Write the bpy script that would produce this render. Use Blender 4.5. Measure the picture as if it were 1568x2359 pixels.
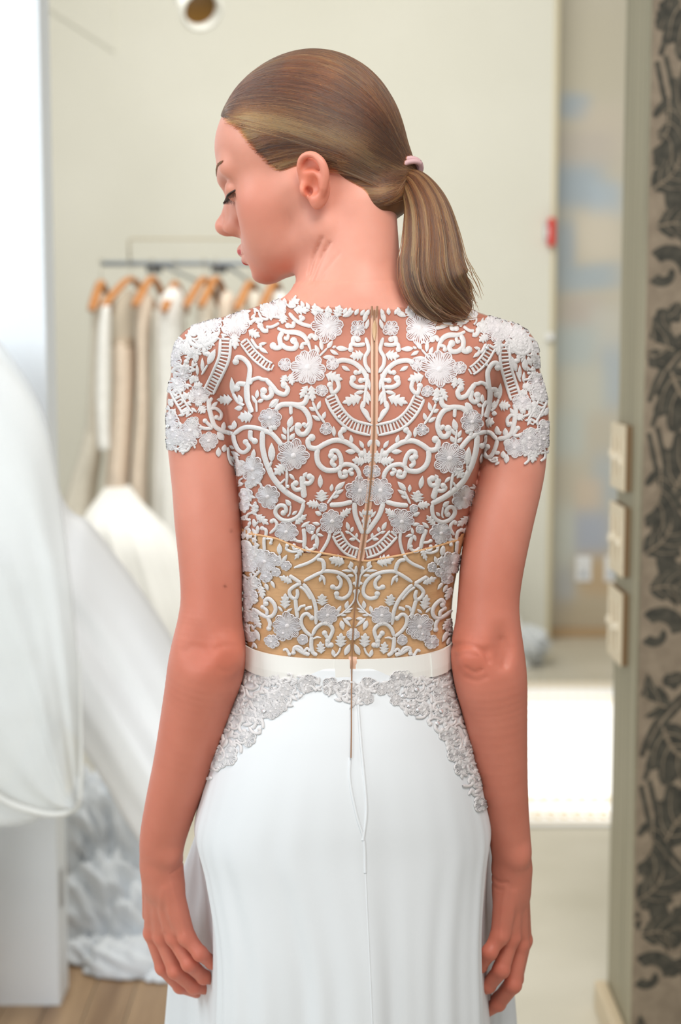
import bpy, bmesh, math, random
import numpy as np
from mathutils import Vector, Matrix
from mathutils.bvhtree import BVHTree

for _o in list(bpy.data.objects):
    bpy.data.objects.remove(_o)
SC = bpy.context.scene
COL = SC.collection
rng = random.Random(11)
nrng = np.random.default_rng(11)

# ------------------------------------------------------------------ camera, light, exposure
F = 3500.0                      # focal length in pixels of the 1568 x 2359 frame
U0, V0 = 784.0, 1179.5
PITCH = math.atan(379.5 / F)
CAM = np.array([0.0, 0.0, 1.5])
cd = bpy.data.cameras.new('camera')
cam = bpy.data.objects.new('camera', cd)
COL.objects.link(cam)
cam.location = CAM
cam.rotation_euler = (math.pi / 2 - PITCH, 0, 0)
cd.sensor_fit = 'VERTICAL'
cd.sensor_height = 23.6
cd.lens = 23.6 * F / 2359.0
cd.dof.use_dof = True
cd.dof.focus_distance = 1.50
cd.dof.aperture_fstop = 2.8
cd.clip_start = 0.02
SC.camera = cam

SC.view_settings.view_transform = 'Standard'
SC.view_settings.look = 'None'
SC.view_settings.exposure = 0.0
SC.view_settings.gamma = 1.0
SC.view_settings.use_curve_mapping = False
try:
    SC.cycles.max_bounces = 8
    SC.cycles.transparent_max_bounces = 24
    SC.cycles.diffuse_bounces = 4
    SC.cycles.glossy_bounces = 3
    SC.cycles.transmission_bounces = 4
    SC.cycles.use_denoising = True
    SC.cycles.sample_clamp_indirect = 6.0
    SC.cycles.caustics_reflective = False
    SC.cycles.caustics_refractive = False
except Exception:
    pass

world = bpy.data.worlds.new('world')
SC.world = world
world.use_nodes = True
wb = world.node_tree.nodes['Background']
wb.inputs[0].default_value = (0.95, 0.97, 1.0, 1)
wb.inputs[1].default_value = 0.42


def area(name, loc, target, sx, sy, power, color, spread=180):
    l = bpy.data.lights.new(name, 'AREA')
    l.shape = 'RECTANGLE'
    l.size, l.size_y = sx, sy
    l.energy = power
    l.color = color
    l.spread = math.radians(spread)
    o = bpy.data.objects.new(name, l)
    COL.objects.link(o)
    o.location = loc
    d = Vector(target) - Vector(loc)
    o.rotation_euler = d.to_track_quat('-Z', 'Y').to_euler()
    return o


def spot(name, loc, target, power, color, angle, blend=0.6, size=0.06):
    l = bpy.data.lights.new(name, 'SPOT')
    l.energy = power
    l.color = color
    l.spot_size = math.radians(angle)
    l.spot_blend = blend
    l.shadow_soft_size = size
    o = bpy.data.objects.new(name, l)
    COL.objects.link(o)
    o.location = loc
    d = Vector(target) - Vector(loc)
    o.rotation_euler = d.to_track_quat('-Z', 'Y').to_euler()
    return o


# salon daylight window behind the photographer, ceiling lamps of the room
area('window_light', (-2.2, -1.6, 2.2), (0.1, 1.7, 1.2), 1.8, 1.8, 44, (0.90, 0.96, 1.0))
area('ceiling_light_front', (0.35, 0.35, 3.0), (0.0, 1.7, 1.2), 1.0, 1.0, 34, (1.0, 0.95, 0.89))
area('ceiling_light_back', (-0.1, 4.7, 3.5), (-0.1, 6.6, 0.8), 3.0, 2.0, 92, (1.0, 0.98, 0.94))
spot('floor_spot', (1.0, 5.4, 3.5), (1.0, 5.55, 0.0), 520, (1.0, 0.98, 0.95), 34, 0.7)
area('side_fill', (-2.1, 1.3, 2.5), (-1.2, 3.4, 1.4), 0.9, 1.2, 42, (0.88, 0.95, 1.0))  # unseen fill, added to brighten the left partition, veil and train

# ------------------------------------------------------------------ pixel helpers
FWD = np.array([0, math.cos(PITCH), -math.sin(PITCH)])
UPV = np.array([0, math.sin(PITCH), math.cos(PITCH)])


def ray(u, v):
    return np.array([(u - U0) / F, 0, 0]) + UPV * ((V0 - v) / F) + FWD


def P(u, v, Y):
    """the point in the world seen at pixel (u, v) at world depth Y"""
    d = ray(u, v)
    return CAM + d * (Y / d[1])


def PZ(u, v, Z):
    """the point at pixel (u, v) on the level Z"""
    d = ray(u, v)
    return CAM + d * ((Z - CAM[2]) / d[2])


def ppm(v, Y):
    d = ray(U0, v)
    return F / (Y / d[1])           # pixels per metre there


def proj(p):
    q = np.asarray(p) - CAM
    z = q @ FWD
    return U0 + F * q[..., 0] / z, V0 - F * (q @ UPV) / z


# ------------------------------------------------------------------ object helpers
def link(name, me, mat=None, parent=None, smooth=True):
    o = bpy.data.objects.new(name, me)
    COL.objects.link(o)
    if mat is not None:
        for m in (mat if isinstance(mat, (list, tuple)) else [mat]):
            me.materials.append(m)
    if parent is not None:
        o.parent = parent
        o.matrix_parent_inverse = parent.matrix_world.inverted()
    if smooth and hasattr(me, 'polygons') and len(me.polygons):
        me.polygons.foreach_set('use_smooth', [True] * len(me.polygons))
    return o


def mesh(name, V, Fc, mat=None, parent=None, smooth=True):
    me = bpy.data.meshes.new(name)
    me.from_pydata([tuple(map(float, v)) for v in V], [], [tuple(map(int, f)) for f in Fc])
    me.update()
    return link(name, me, mat, parent, smooth)


def mesh_np(name, V, Q, mat=None, parent=None, smooth=True):
    """fast path: V (n,3), Q (m,4) quads"""
    me = bpy.data.meshes.new(name)
    n, m = len(V), len(Q)
    k = Q.shape[1]
    me.vertices.add(n)
    me.vertices.foreach_set('co', np.asarray(V, np.float32).ravel())
    me.loops.add(m * k)
    me.loops.foreach_set('vertex_index', np.asarray(Q, np.int32).ravel())
    me.polygons.add(m)
    me.polygons.foreach_set('loop_start', np.arange(0, m * k, k, dtype=np.int32))
    me.polygons.foreach_set('loop_total', np.full(m, k, np.int32))
    me.update(calc_edges=True)
    me.validate()
    return link(name, me, mat, parent, smooth)


def empty(name, loc, parent=None):
    o = bpy.data.objects.new(name, None)
    o.empty_display_size = 0.05
    COL.objects.link(o)
    o.location = tuple(map(float, loc))
    bpy.context.view_layer.update()
    if parent:
        o.parent = parent
    return o


def tag(o, label=None, cat=None, group=None, kind=None):
    if label: o['label'] = label
    if cat: o['category'] = cat
    if group: o['group'] = group
    if kind: o['kind'] = kind
    return o


def bm_obj(name, bm, mat=None, parent=None, smooth=False):
    me = bpy.data.meshes.new(name)
    bmesh.ops.recalc_face_normals(bm, faces=bm.faces)
    bm.to_mesh(me)
    bm.free()
    return link(name, me, mat, parent, smooth)


def bm_box(bm, lo, hi, bevel=0.0, mtx=None):
    lo, hi = Vector(lo), Vector(hi)
    r = bmesh.ops.create_cube(bm, size=1.0)
    vs = r['verts']
    c, s = (lo + hi) / 2, hi - lo
    for v in vs:
        v.co = Vector((v.co.x * s.x, v.co.y * s.y, v.co.z * s.z)) + c
    if bevel:
        es = list({e for v in vs for e in v.link_edges})
        rb = bmesh.ops.bevel(bm, geom=es, offset=bevel, segments=2, affect='EDGES', profile=0.5)
        vs = list({v for f in rb['faces'] for v in f.verts} | {v for v in vs if v.is_valid})
    if mtx is not None:
        for v in vs:
            v.co = mtx @ v.co
    return vs


def tube(path, radii, seg=8, cap=True, flat=1.0):
    """swept tube -> V, F lists"""
    path = np.asarray(path, float)
    n = len(path)
    radii = np.broadcast_to(np.asarray(radii, float), (n,))
    T = np.gradient(path, axis=0)
    T /= np.linalg.norm(T, axis=1)[:, None] + 1e-12
    ref = np.array([0, 0, 1.0]) if abs(T[0, 2]) < 0.9 else np.array([1.0, 0, 0])
    V, Fc = [], []
    N = np.cross(T[0], ref); N /= np.linalg.norm(N)
    for i in range(n):
        N = N - T[i] * (N @ T[i]); N /= np.linalg.norm(N) + 1e-12
        B = np.cross(T[i], N)
        for k in range(seg):
            a = 2 * math.pi * k / seg
            V.append(path[i] + radii[i] * (math.cos(a) * N + flat * math.sin(a) * B))
    for i in range(n - 1):
        for k in range(seg):
            a, b = i * seg + k, i * seg + (k + 1) % seg
            Fc.append((a, b, b + seg, a + seg))
    if cap:
        Fc.append(tuple(range(seg - 1, -1, -1)))
        Fc.append(tuple(range((n - 1) * seg, n * seg)))
    return V, Fc


def merge(parts):
    V, Fc = [], []
    for v, f in parts:
        o = len(V)
        V.extend(v)
        Fc.extend([tuple(i + o for i in q) for q in f])
    return V, Fc


def catmull(pts, per=8):
    pts = np.asarray(pts, float)
    if len(pts) < 3:
        t = np.linspace(0, 1, per + 1)[:, None]
        return pts[0] * (1 - t) + pts[-1] * t
    p = np.vstack([2 * pts[0] - pts[1], pts, 2 * pts[-1] - pts[-2]])
    out = []
    for i in range(1, len(p) - 2):
        for k in range(per):
            t = k / per
            a, b, c, d = p[i - 1], p[i], p[i + 1], p[i + 2]
            out.append(0.5 * (2 * b + (c - a) * t + (2 * a - 5 * b + 4 * c - d) * t * t + (3 * b - a - 3 * c + d) * t ** 3))
    out.append(p[-2])
    return np.array(out)


# ------------------------------------------------------------------ materials
def material(name, color=(0.8, 0.8, 0.8), rough=0.6, sss=0.0, sss_r=(1, 0.3, 0.15), sss_s=0.01, spec=0.5, metal=0.0, sheen=0.0):
    m = bpy.data.materials.new(name)
    m.use_nodes = True
    b = m.node_tree.nodes['Principled BSDF']
    b.inputs['Base Color'].default_value = (*color, 1)
    b.inputs['Roughness'].default_value = rough
    b.inputs['Specular IOR Level'].default_value = spec
    b.inputs['Metallic'].default_value = metal
    if sss:
        b.inputs['Subsurface Weight'].default_value = sss
        b.inputs['Subsurface Radius'].default_value = sss_r
        b.inputs['Subsurface Scale'].default_value = sss_s
    if sheen:
        b.inputs['Sheen Weight'].default_value = sheen
    return m


def nodes(m):
    return m.node_tree.nodes, m.node_tree.links, m.node_tree.nodes['Principled BSDF']


def noise_color(m, c1, c2, scale=5.0, detail=4.0, stretch=(1, 1, 1), coord='Object', lo=0.35, hi=0.65):
    N, L, b = nodes(m)
    tc = N.new('ShaderNodeTexCoord')
    mp = N.new('ShaderNodeMapping')
    mp.inputs['Scale'].default_value = stretch
    nz = N.new('ShaderNodeTexNoise')
    nz.inputs['Scale'].default_value = scale
    nz.inputs['Detail'].default_value = detail
    cr = N.new('ShaderNodeValToRGB')
    cr.color_ramp.elements[0].position = lo
    cr.color_ramp.elements[1].position = hi
    cr.color_ramp.elements[0].color = (*c1, 1)
    cr.color_ramp.elements[1].color = (*c2, 1)
    L.new(tc.outputs[coord], mp.inputs[0])
    L.new(mp.outputs[0], nz.inputs['Vector'])
    L.new(nz.outputs['Fac'], cr.inputs[0])
    L.new(cr.outputs[0], b.inputs['Base Color'])
    return nz, mp


def noise_bump(m, scale=40.0, strength=0.2, dist=0.002, stretch=(1, 1, 1), detail=4.0):
    N, L, b = nodes(m)
    tc = N.new('ShaderNodeTexCoord')
    mp = N.new('ShaderNodeMapping')
    mp.inputs['Scale'].default_value = stretch
    nz = N.new('ShaderNodeTexNoise')
    nz.inputs['Scale'].default_value = scale
    nz.inputs['Detail'].default_value = detail
    bp = N.new('ShaderNodeBump')
    bp.inputs['Strength'].default_value = strength
    bp.inputs['Distance'].default_value = dist
    L.new(tc.outputs['Object'], mp.inputs[0])
    L.new(mp.outputs[0], nz.inputs['Vector'])
    L.new(nz.outputs['Fac'], bp.inputs['Height'])
    L.new(bp.outputs[0], b.inputs['Normal'])


def attr_color(m, attr='tint', scale_noise=None):
    N, L, b = nodes(m)
    a = N.new('ShaderNodeVertexColor')
    a.layer_name = attr
    L.new(a.outputs['Color'], b.inputs['Base Color'])


def set_colors(o, C, name='tint'):
    me = o.data
    at = me.color_attributes.new(name, 'FLOAT_COLOR', 'POINT')
    C = np.asarray(C, np.float32)
    if C.shape[1] == 3:
        C = np.hstack([C, np.ones((len(C), 1), np.float32)])
    at.data.foreach_set('color', C.ravel())


def srgb(r, g, b):
    def f(c):
        c /= 255.0
        return c / 12.92 if c <= 0.04045 else ((c + 0.055) / 1.055) ** 2.4
    return (f(r), f(g), f(b))
# ------------------------------------------------------------------ the room
def box_obj(name, lo, hi, mat, parent=None, bevel=0.0):
    bm = bmesh.new()
    bm_box(bm, lo, hi, bevel)
    return bm_obj(name, bm, mat, parent)


def struct(o):
    o['kind'] = 'structure'
    return o


Y_BACK = PZ(1350, 1466, 0.0)[1]
M_WALL = material('wall_paint', srgb(222, 221, 210), 0.7, spec=0.2)
noise_color(M_WALL, srgb(219, 218, 206), srgb(225, 224, 213), 1.2, 3)
M_CEIL = material('ceiling_paint', srgb(226, 222, 210), 0.8)
M_FLOOR = material('floor_stone', srgb(206, 200, 182), 0.28, spec=0.5)
noise_color(M_FLOOR, srgb(196, 190, 172), srgb(214, 208, 192), 1.6, 5)
M_TRIM = material('trim_wood', srgb(186, 158, 122), 0.5)

xe = P(1267, 760, Y_BACK - 0.20)[0]
struct(box_obj('wall_back', (-6.0, Y_BACK - 0.20, 0), (xe, Y_BACK - 0.06, 4.2), M_WALL))
struct(box_obj('trim_1', (xe, Y_BACK - 0.205, 0), (xe + 0.022, Y_BACK - 0.06, 4.2), material('wall_edge_paint', srgb(206, 196, 166), 0.6)))
struct(box_obj('floor', (-6.0, -3.5, -0.10), (6.0, Y_BACK + 1.0, 0.0), M_FLOOR))
struct(box_obj('ceiling', (-6.0, 2.4, 4.1), (6.0, Y_BACK + 1.0, 4.2), M_CEIL))

# painted wall with soft blue and cream patches: paint colours mixed by hand over a fine grid
xa, xb = xe + 0.0, P(1500, 700, Y_BACK)[0] + 0.8
nx, nz = 60, 190
zt = 4.1
xs, zs = np.linspace(xa, xb, nx), np.linspace(0, zt, nz)
GX, GZ = np.meshgrid(xs, zs, indexing='ij')
PU, PV = proj(np.stack([GX, np.full_like(GX, Y_BACK), GZ], -1))
cream, blue, grey, tan_ = [np.array(srgb(*c)) for c in ((212, 204, 188), (160, 178, 194), (190, 192, 186), (194, 164, 124))]
colr = np.tile(np.array(srgb(198, 192, 176)), (nx, nz, 1))


def dab(u, v, su, sv, c, amt=1.0, rot=0.0, p=4):
    cu, sn = math.cos(rot), math.sin(rot)
    du, dv = (PU - u), (PV - v)
    a, b_ = (du * cu + dv * sn) / su, (-du * sn + dv * cu) / sv
    w = np.exp(-(np.abs(a) ** p + np.abs(b_) ** p)) * amt
    colr[:] = colr * (1 - w[..., None]) + c * w[..., None]


for d in ((1350, 120, 130, 120, np.array(srgb(194, 188, 169)), .8), (1322, 245, 38, 32, blue, .75, .15), (1385, 300, 60, 60, np.array(srgb(202, 192, 177)), .7), (1330, 345, 90, 45, np.array(srgb(190, 183, 175)), .7),
          (1325, 430, 70, 55, blue, .8, .05), (1395, 460, 40, 45, np.array(srgb(175, 190, 202)), .8), (1375, 545, 55, 62, cream, .9, -.08),
          (1300, 570, 26, 70, blue, .7), (1350, 640, 85, 32, np.array(srgb(169, 183, 192)), .85, -.1), (1340, 720, 55, 40, np.array(srgb(190, 180, 173)), .7),
          (1395, 760, 40, 60, np.array(srgb(202, 202, 194)), .7), (1320, 800, 60, 55, np.array(srgb(182, 194, 196)), .8), (1410, 870, 30, 80, np.array(srgb(175, 188, 198)), .8),
          (1340, 900, 60, 60, np.array(srgb(200, 202, 192)), .8), (1310, 1000, 45, 60, np.array(srgb(192, 200, 196)), .8), (1390, 1010, 40, 60, np.array(srgb(196, 190, 175)), .8),
          (1400, 1110, 40, 70, np.array(srgb(180, 188, 192)), .8), (1355, 1140, 34, 40, np.array(srgb(210, 194, 175)), .8), (1360, 1230, 50, 55, np.array(srgb(172, 180, 196)), .9),
          (1300, 1240, 26, 80, np.array(srgb(202, 207, 200)), .8), (1385, 1330, 60, 55, tan_, .75, .05), (1300, 1360, 24, 60, np.array(srgb(182, 185, 188)), .8), (1350, 1420, 90, 42, np.array(srgb(188, 173, 147)), .8)):
    dab(*d)
V = [(x, Y_BACK, z) for x in xs for z in zs] + [(x, Y_BACK + 0.1, z) for x in xs for z in zs]
n0 = nx * nz
Fc = []
for i in range(nx - 1):
    for j in range(nz - 1):
        a = i * nz + j
        Fc.append((a, a + nz, a + nz + 1, a + 1))
        Fc.append((n0 + a, n0 + a + 1, n0 + a + nz + 1, n0 + a + nz))
for j in range(nz - 1):
    a = j; Fc.append((a, a + 1, n0 + a + 1, n0 + a)); a = (nx - 1) * nz + j; Fc.append((a, n0 + a, n0 + a + 1, a + 1))
M_ART = material('patchy_wall_paint', (1, 1, 1), 0.65)
attr_color(M_ART)
noise_bump(M_ART, 9, 0.2, 0.01)
wr = mesh('wall_right', V, Fc, M_ART, smooth=False)
set_colors(wr, np.vstack([colr.reshape(-1, 3)] * 2))
struct(wr)
struct(box_obj('baseboard_right', (xa + 0.022, Y_BACK - 0.03, 0.0), (xb, Y_BACK - 0.002, 0.05), M_TRIM, bevel=0.004))

# soffit on the far left, close under the ceiling
Ys = Y_BACK - 0.213
q0, q1, q2 = P(263, 119, Ys), P(60, -12, Ys), P(263, -60, Ys)
V = [(q0[0], Ys, q0[2]), (q1[0], Ys, q1[2]), (q1[0], Ys, 4.1), (q2[0], Ys, 4.1)]
V += [(x, Y_BACK - 0.20, z) for x, y, z in V]
struct(mesh('trim_2', V, [(0, 3, 2, 1), (4, 5, 6, 7), (0, 1, 5, 4), (1, 2, 6, 5), (2, 3, 7, 6), (3, 0, 4, 7)], M_WALL, smooth=False))

# left partition: its edge is nearer than the gowns
M_PART = material('partition_paint', srgb(236, 241, 245), 0.55, spec=0.3)
pl = PZ(139, 2322, 0.0)
pf = (pl[1] * 1.033)
part = struct(box_obj('wall_left', (-3.0, pl[1], 0), (pl[0], pf, 4.1), M_PART, bevel=0.004))
for zc in (PZ(139, 2322, 0)[2] + 0.23, 0.62):
    hg = box_obj('hinge', (pl[0] - 0.002, pl[1] + 0.02, zc), (pl[0] + 0.006, pl[1] + 0.045, zc + 0.085), material('brushed_hinge', (0.55, 0.55, 0.55), 0.4, metal=0.7), part)

# pillar on the right: streaked side, papered front, baseboard
Yn = 3.07
Xp = P(1473, 1180, Yn)[0]
Yf = Xp * F / (1421 - U0) / (1 / math.cos(0))          # depth where the far edge of the side face shows
Yf = Yn * 1.0
for _ in range(60):
    if proj(np.array([Xp, Yf, 1.2]))[0] > 1420.5: Yf += 0.005
M_STRIE = material('streaked_paint', srgb(176, 170, 150), 0.5)
noise_color(M_STRIE, srgb(128, 122, 100), srgb(172, 164, 140), 3, 5, (1, 40, 0.4), lo=0.38, hi=0.64)
pil = struct(box_obj('wall_pillar', (Xp, Yn, 0), (Xp + 1.6, Yf, 4.1), M_STRIE, bevel=0.003))
bz = P(1386, 2256, Yf)[2]
bb = struct(box_obj('baseboard_pillar', (Xp - 0.030, Yn - 0.02, 0), (Xp - 0.001, Yf, bz), material('baseboard_paint', srgb(208, 190, 160), 0.4), bevel=0.006))

M_PAPER = material('wallpaper_ground', srgb(142, 126, 106), 0.7)
noise_color(M_PAPER, srgb(132, 117, 98), srgb(152, 136, 115), 30, 4)
paper = struct(box_obj('trim_3', (Xp + 0.004, Yn - 0.006, 0), (Xp + 1.55, Yn + 0.001, 4.1), M_PAPER))
# scrolling acanthus print, a flat raised flock on the paper
M_FLOCK = material('charcoal_flock', srgb(58, 54, 48), 0.8)
noise_color(M_FLOCK, srgb(56, 54, 46), srgb(84, 79, 67), 60, 3)
VEINS = []
prng = random.Random(5)
prt_V, prt_F = [], []
flat_y = Yn - 0.0068


def pstroke(pts, w0, w1, n=12):
    c = catmull(pts, n)
    T = np.gradient(c, axis=0); T /= np.linalg.norm(T, axis=1)[:, None] + 1e-9
    Nn = np.stack([-T[:, 1], T[:, 0]], 1)
    k = len(c)
    t = np.linspace(0, 1, k)
    w = w0 + (w1 - w0) * t
    o = len(prt_V); flat_y = Yn - 0.0063 - 0.0006 * prng.random()
    for i in range(k):
        for s in (-1, 1):
            q = c[i] + Nn[i] * s * w[i] / 2
            prt_V.append((q[0], flat_y, q[1]))
    for i in range(k - 1):
        prt_F.append((o + 2 * i, o + 2 * i + 1, o + 2 * i + 3, o + 2 * i + 2))


def pleaf(b, tip, w, curl=0.0, lobes=5):
    """acanthus leaf: lobed outline with a pale vein left open"""
    b, tip = np.asarray(b, float), np.asarray(tip, float)
    d = tip - b; Ln = np.linalg.norm(d); d /= Ln; nn = np.array([-d[1], d[0]])
    n = 26
    t = np.linspace(0, 1, n)
    spine = b + np.outer(t * Ln, d) + np.outer(curl * Ln * np.sin(t * math.pi * 0.9) ** 1.3, nn)
    T = np.gradient(spine, axis=0); T /= np.linalg.norm(T, axis=1)[:, None]
    Nv = np.stack([-T[:, 1], T[:, 0]], 1)
    VEINS.append((spine, T, Nv, w))
    for s in (-1, 1):
        env = np.sin(math.pi * np.clip(t, 0, 1) ** 0.8) ** 0.7
        lob = 0.66 + 0.34 * np.abs(np.sin(t * math.pi * lobes + (0.4 if s > 0 else 0)))
        ou = w / 2 * env * lob + 0.0008
        inn = np.where(t < .8, w * 0.028, 0.0)
        o = len(prt_V); flat_y = Yn - 0.0063 - 0.0006 * prng.random()
        for i in range(n):
            a = spine[i] + Nv[i] * s * inn[i]; e = spine[i] + Nv[i] * s * (inn[i] + ou[i]) + T[i] * ou[i] * 0.5
            prt_V.append((a[0], flat_y, a[1])); prt_V.append((e[0], flat_y, e[1]))
        for i in range(n - 1):
            prt_F.append((o + 2 * i, o + 2 * i + 1, o + 2 * i + 3, o + 2 * i + 2))


def pscroll(c, r, a0, turns, w0, w1, sgn=1):
    a = np.linspace(0, turns * 2 * math.pi, 22)
    rr = r * (1 - 0.80 * np.linspace(0, 1, 22))
    pts = np.stack([c[0] + rr * np.cos(a0 + sgn * a), c[1] + rr * np.sin(a0 + sgn * a)], 1)
    pstroke(pts, w0, w1, 2)
    return pts


REP_Z, REP_X = 0.73, 0.27


def motif(x, z, m):
    f = lambda a, b_: (x + m * a, z + b_)
    for off in (-.010, .010):
        pstroke([f(-.13 + off, -.37), f(-.09 + off, -.25), f(.02 + off, -.13), f(.06 + off, 0), f(off, .12), f(-.08 + off, .22), f(-.12 + off, .36)], .010, .010)
    pstroke([f(.14, -.30), f(.10, -.20), f(.04, -.10)], .010, .016)
    pscroll(f(.015, -.20), .066, math.pi / 2, 1.1, .046, .014, -m)
    pscroll(f(-.035, .10), .062, -math.pi / 2, 1.1, .046, .014, -m)
    pscroll(f(.085, .23), .056, math.pi, 1.05, .042, .014, m)
    pscroll(f(-.10, -.06), .046, 0, 1.05, .036, .012, m)
    pscroll(f(.10, -.03), .040, 1.0, 1.05, .034, .010, -m)
    for a in ((-.02, -.10, .11, -.02, .13, .2), (.05, 0, -.06, .06, .11, -.2), (.0, .12, .11, .18, .13, .25), (-.08, .22, .03, .30, .13, .2), (-.09, -.25, .01, -.32, .13, -.25),
              (-.07, -.22, -.14, -.12, .10, .3), (-.10, .28, -.15, .17, .09, .2), (.06, .02, .14, .10, .11, -.3), (.04, -.08, .13, -.14, .11, .3), (.02, .30, .10, .37, .11, .2), (-.03, -.36, .07, -.39, .10, .2),
              (.10, -.24, .04, -.34, .09, .2), (-.12, .03, -.04, .0, .08, .25), (-.13, .10, -.08, .19, .09, -.2), (.13, -.20, .07, -.25, .07, .2), (.02, .21, -.03, .16, .06, .2)):
        pleaf(f(a[0], a[1]), f(a[2], a[3]), a[4], a[5] * m, 5)
    for _ in range(16):
        bx, bz = prng.uniform(-.13, .13), prng.uniform(-.36, .36)
        an = prng.uniform(0, 6.28)
        pleaf(f(bx, bz), f(bx + .045 * math.cos(an), bz + .045 * math.sin(an)), .036, .2, 3)


for ix in range(3):
    for iz in range(-1, 6):
        motif(Xp + 0.14 + ix * REP_X, 0.25 + iz * REP_Z + (0.36 if ix % 2 else 0), 1 if ix % 2 == 0 else -1)
keep = [p for p in prt_F if all(prt_V[i][0] > Xp + 0.006 and 0 < prt_V[i][2] < 4.05 for i in p)]
prt = mesh('acanthus_print', prt_V, keep, M_FLOCK, paper, smooth=False)
prt['kind'] = 'stuff'

prt_V, prt_F = [], []
for spine, T, Nv, w in VEINS:
    if w < .05: continue
    pstroke(spine[2:-3:4], w * .035, w * .012, 4)
    for i in range(4, 19, 5):
        for s in (-1, 1):
            a = spine[i]; b_ = a + Nv[i] * s * w * .20 + T[i] * w * .14; c_ = a + Nv[i] * s * w * .38 + T[i] * w * .42
            pstroke([a, b_, c_], w * .024, w * .008, 4)
prt_V = [(x, Yn - 0.0074, z) for x, y, z in prt_V]
keep = [p for p in prt_F if all(prt_V[i][0] > Xp + 0.006 and 0 < prt_V[i][2] < 4.05 for i in p)]
M_VEIN = material('taupe_vein', srgb(150, 134, 112), 0.7)
vn = mesh('acanthus_veins', prt_V, keep, M_VEIN, paper, smooth=False)
vn['kind'] = 'stuff'

# dimmer plates on the streaked side of the pillar
M_PLATE = material('ivory_plastic', srgb(222, 206, 178), 0.4)
M_PLATE2 = material('ivory_slider', srgb(236, 226, 206), 0.4)
M_EDGE_SHADE = material('plate_edge_shade', srgb(126, 98, 66), 0.6)  # brown stands in for the shadow on the plates' thick near edge
M_PLATE3 = material('ivory_slot', srgb(196, 174, 140), 0.5)
yc0, yc1 = Yf - 0.165, Yf - 0.008
for i, (va, vb, lab) in enumerate(((972, 1118, 'topmost of three ivory dimmer plates stacked on the streaked pillar side'),
                                   (1152, 1306, 'middle one of three ivory dimmer plates stacked on the streaked pillar side'),
                                   (1342, 1500, 'lowest of three ivory dimmer plates stacked on the streaked pillar side'))):
    za, zb_ = P(1424, va, Yf)[2], P(1424, vb, Yf)[2]
    e = empty('dimmer_plate', (Xp, (yc0 + yc1) / 2, (za + zb_) / 2))
    tag(e, lab, 'switch plate', 'dimmer plates on the pillar')
    box_obj('shaded_edge', (Xp - 0.013, yc0 + 0.001, zb_ + 0.001), (Xp + 0.001, yc1 - 0.001, za - 0.001), M_EDGE_SHADE, e)
    box_obj('cover', (Xp - 0.0165, yc0, zb_), (Xp - 0.012, yc1, za), M_PLATE, e, bevel=0.0015)
    for k in range(5):
        y = yc0 + 0.022 + k * (yc1 - yc0 - 0.044) / 4
        box_obj('slot', (Xp - 0.0178, y - 0.005, zb_ + 0.028), (Xp - 0.0163, y + 0.005, za - 0.028), M_PLATE3 if k % 2 else M_PLATE2, e)
        box_obj('slider', (Xp - 0.0235, y - 0.004, (za + zb_) / 2 - 0.008 + 0.005 * ((k * 2 + i) % 3 - 1)), (Xp - 0.0175, y + 0.004, (za + zb_) / 2 + 0.008 + 0.005 * ((k * 2 + i) % 3 - 1)), M_PLATE2, e, bevel=0.001)

# outlets on the painted wall
M_WHITE = material('white_plastic', srgb(240, 242, 244), 0.4)
M_HOLE = material('socket_dark', srgb(90, 96, 104), 0.5)
for uc, lab in ((1343, 'white double outlet plate low on the patchy blue wall, the left one'), (1409, 'white double outlet plate low on the patchy blue wall, next to the pillar')):
    c = P(uc, 1310, Y_BACK)
    e = empty('wall_outlet', c)
    tag(e, lab, 'outlet', 'outlets on the patchy wall')
    box_obj('cover', (c[0] - 0.040, Y_BACK - 0.010, c[2] - 0.066), (c[0] + 0.040, Y_BACK - 0.0005, c[2] + 0.066), M_WHITE, e, bevel=0.003)
    for dz in (-0.026, 0.026):
        s = box_obj('socket', (c[0] - 0.017, Y_BACK - 0.0125, c[2] + dz - 0.017), (c[0] + 0.017, Y_BACK - 0.009, c[2] + dz + 0.017), M_WHITE if dz > 0 else material('socket_grey', srgb(196, 202, 210), 0.5), e, bevel=0.003)
        for dx in (-0.007, 0.007):
            box_obj('slit', (c[0] + dx - 0.0016, Y_BACK - 0.0135, c[2] + dz - 0.005), (c[0] + dx + 0.0016, Y_BACK - 0.0120, c[2] + dz + 0.007), M_HOLE, s)

# red alarm strobe and a small white sensor at the corner of the white wall
yw = Y_BACK - 0.20
c = P(1268, 535, yw - 0.02)
e = empty('fire_alarm', (c[0], yw, c[2])); tag(e, 'small red fire alarm box at the edge of the white wall', 'fire alarm')
box_obj('body', (c[0] - 0.014, yw - 0.055, c[2] - 0.068), (c[0] + 0.018, yw - 0.004, c[2] + 0.068), material('alarm_red', srgb(214, 48, 38), 0.35), e, bevel=0.006)
box_obj('back_plate', (c[0] - 0.030, yw - 0.006, c[2] - 0.050), (c[0] + 0.02, yw - 0.0005, c[2] + 0.050), material('alarm_grey', srgb(188, 190, 194), 0.5), e, bevel=0.002)
box_obj('strobe_lens', (c[0] - 0.020, yw - 0.040, c[2] - 0.026), (c[0] - 0.012, yw - 0.010, c[2] + 0.026), M_WHITE, e, bevel=0.003)
c = P(1266, 776, yw - 0.02)
e = empty('wall_sensor', (c[0], yw, c[2])); tag(e, 'tiny white sensor on the wall edge below the red alarm', 'sensor')
box_obj('case', (c[0] - 0.018, yw - 0.035, c[2] - 0.016), (c[0] + 0.016, yw - 0.0005, c[2] + 0.018), M_WHITE, e, bevel=0.004)
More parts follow.
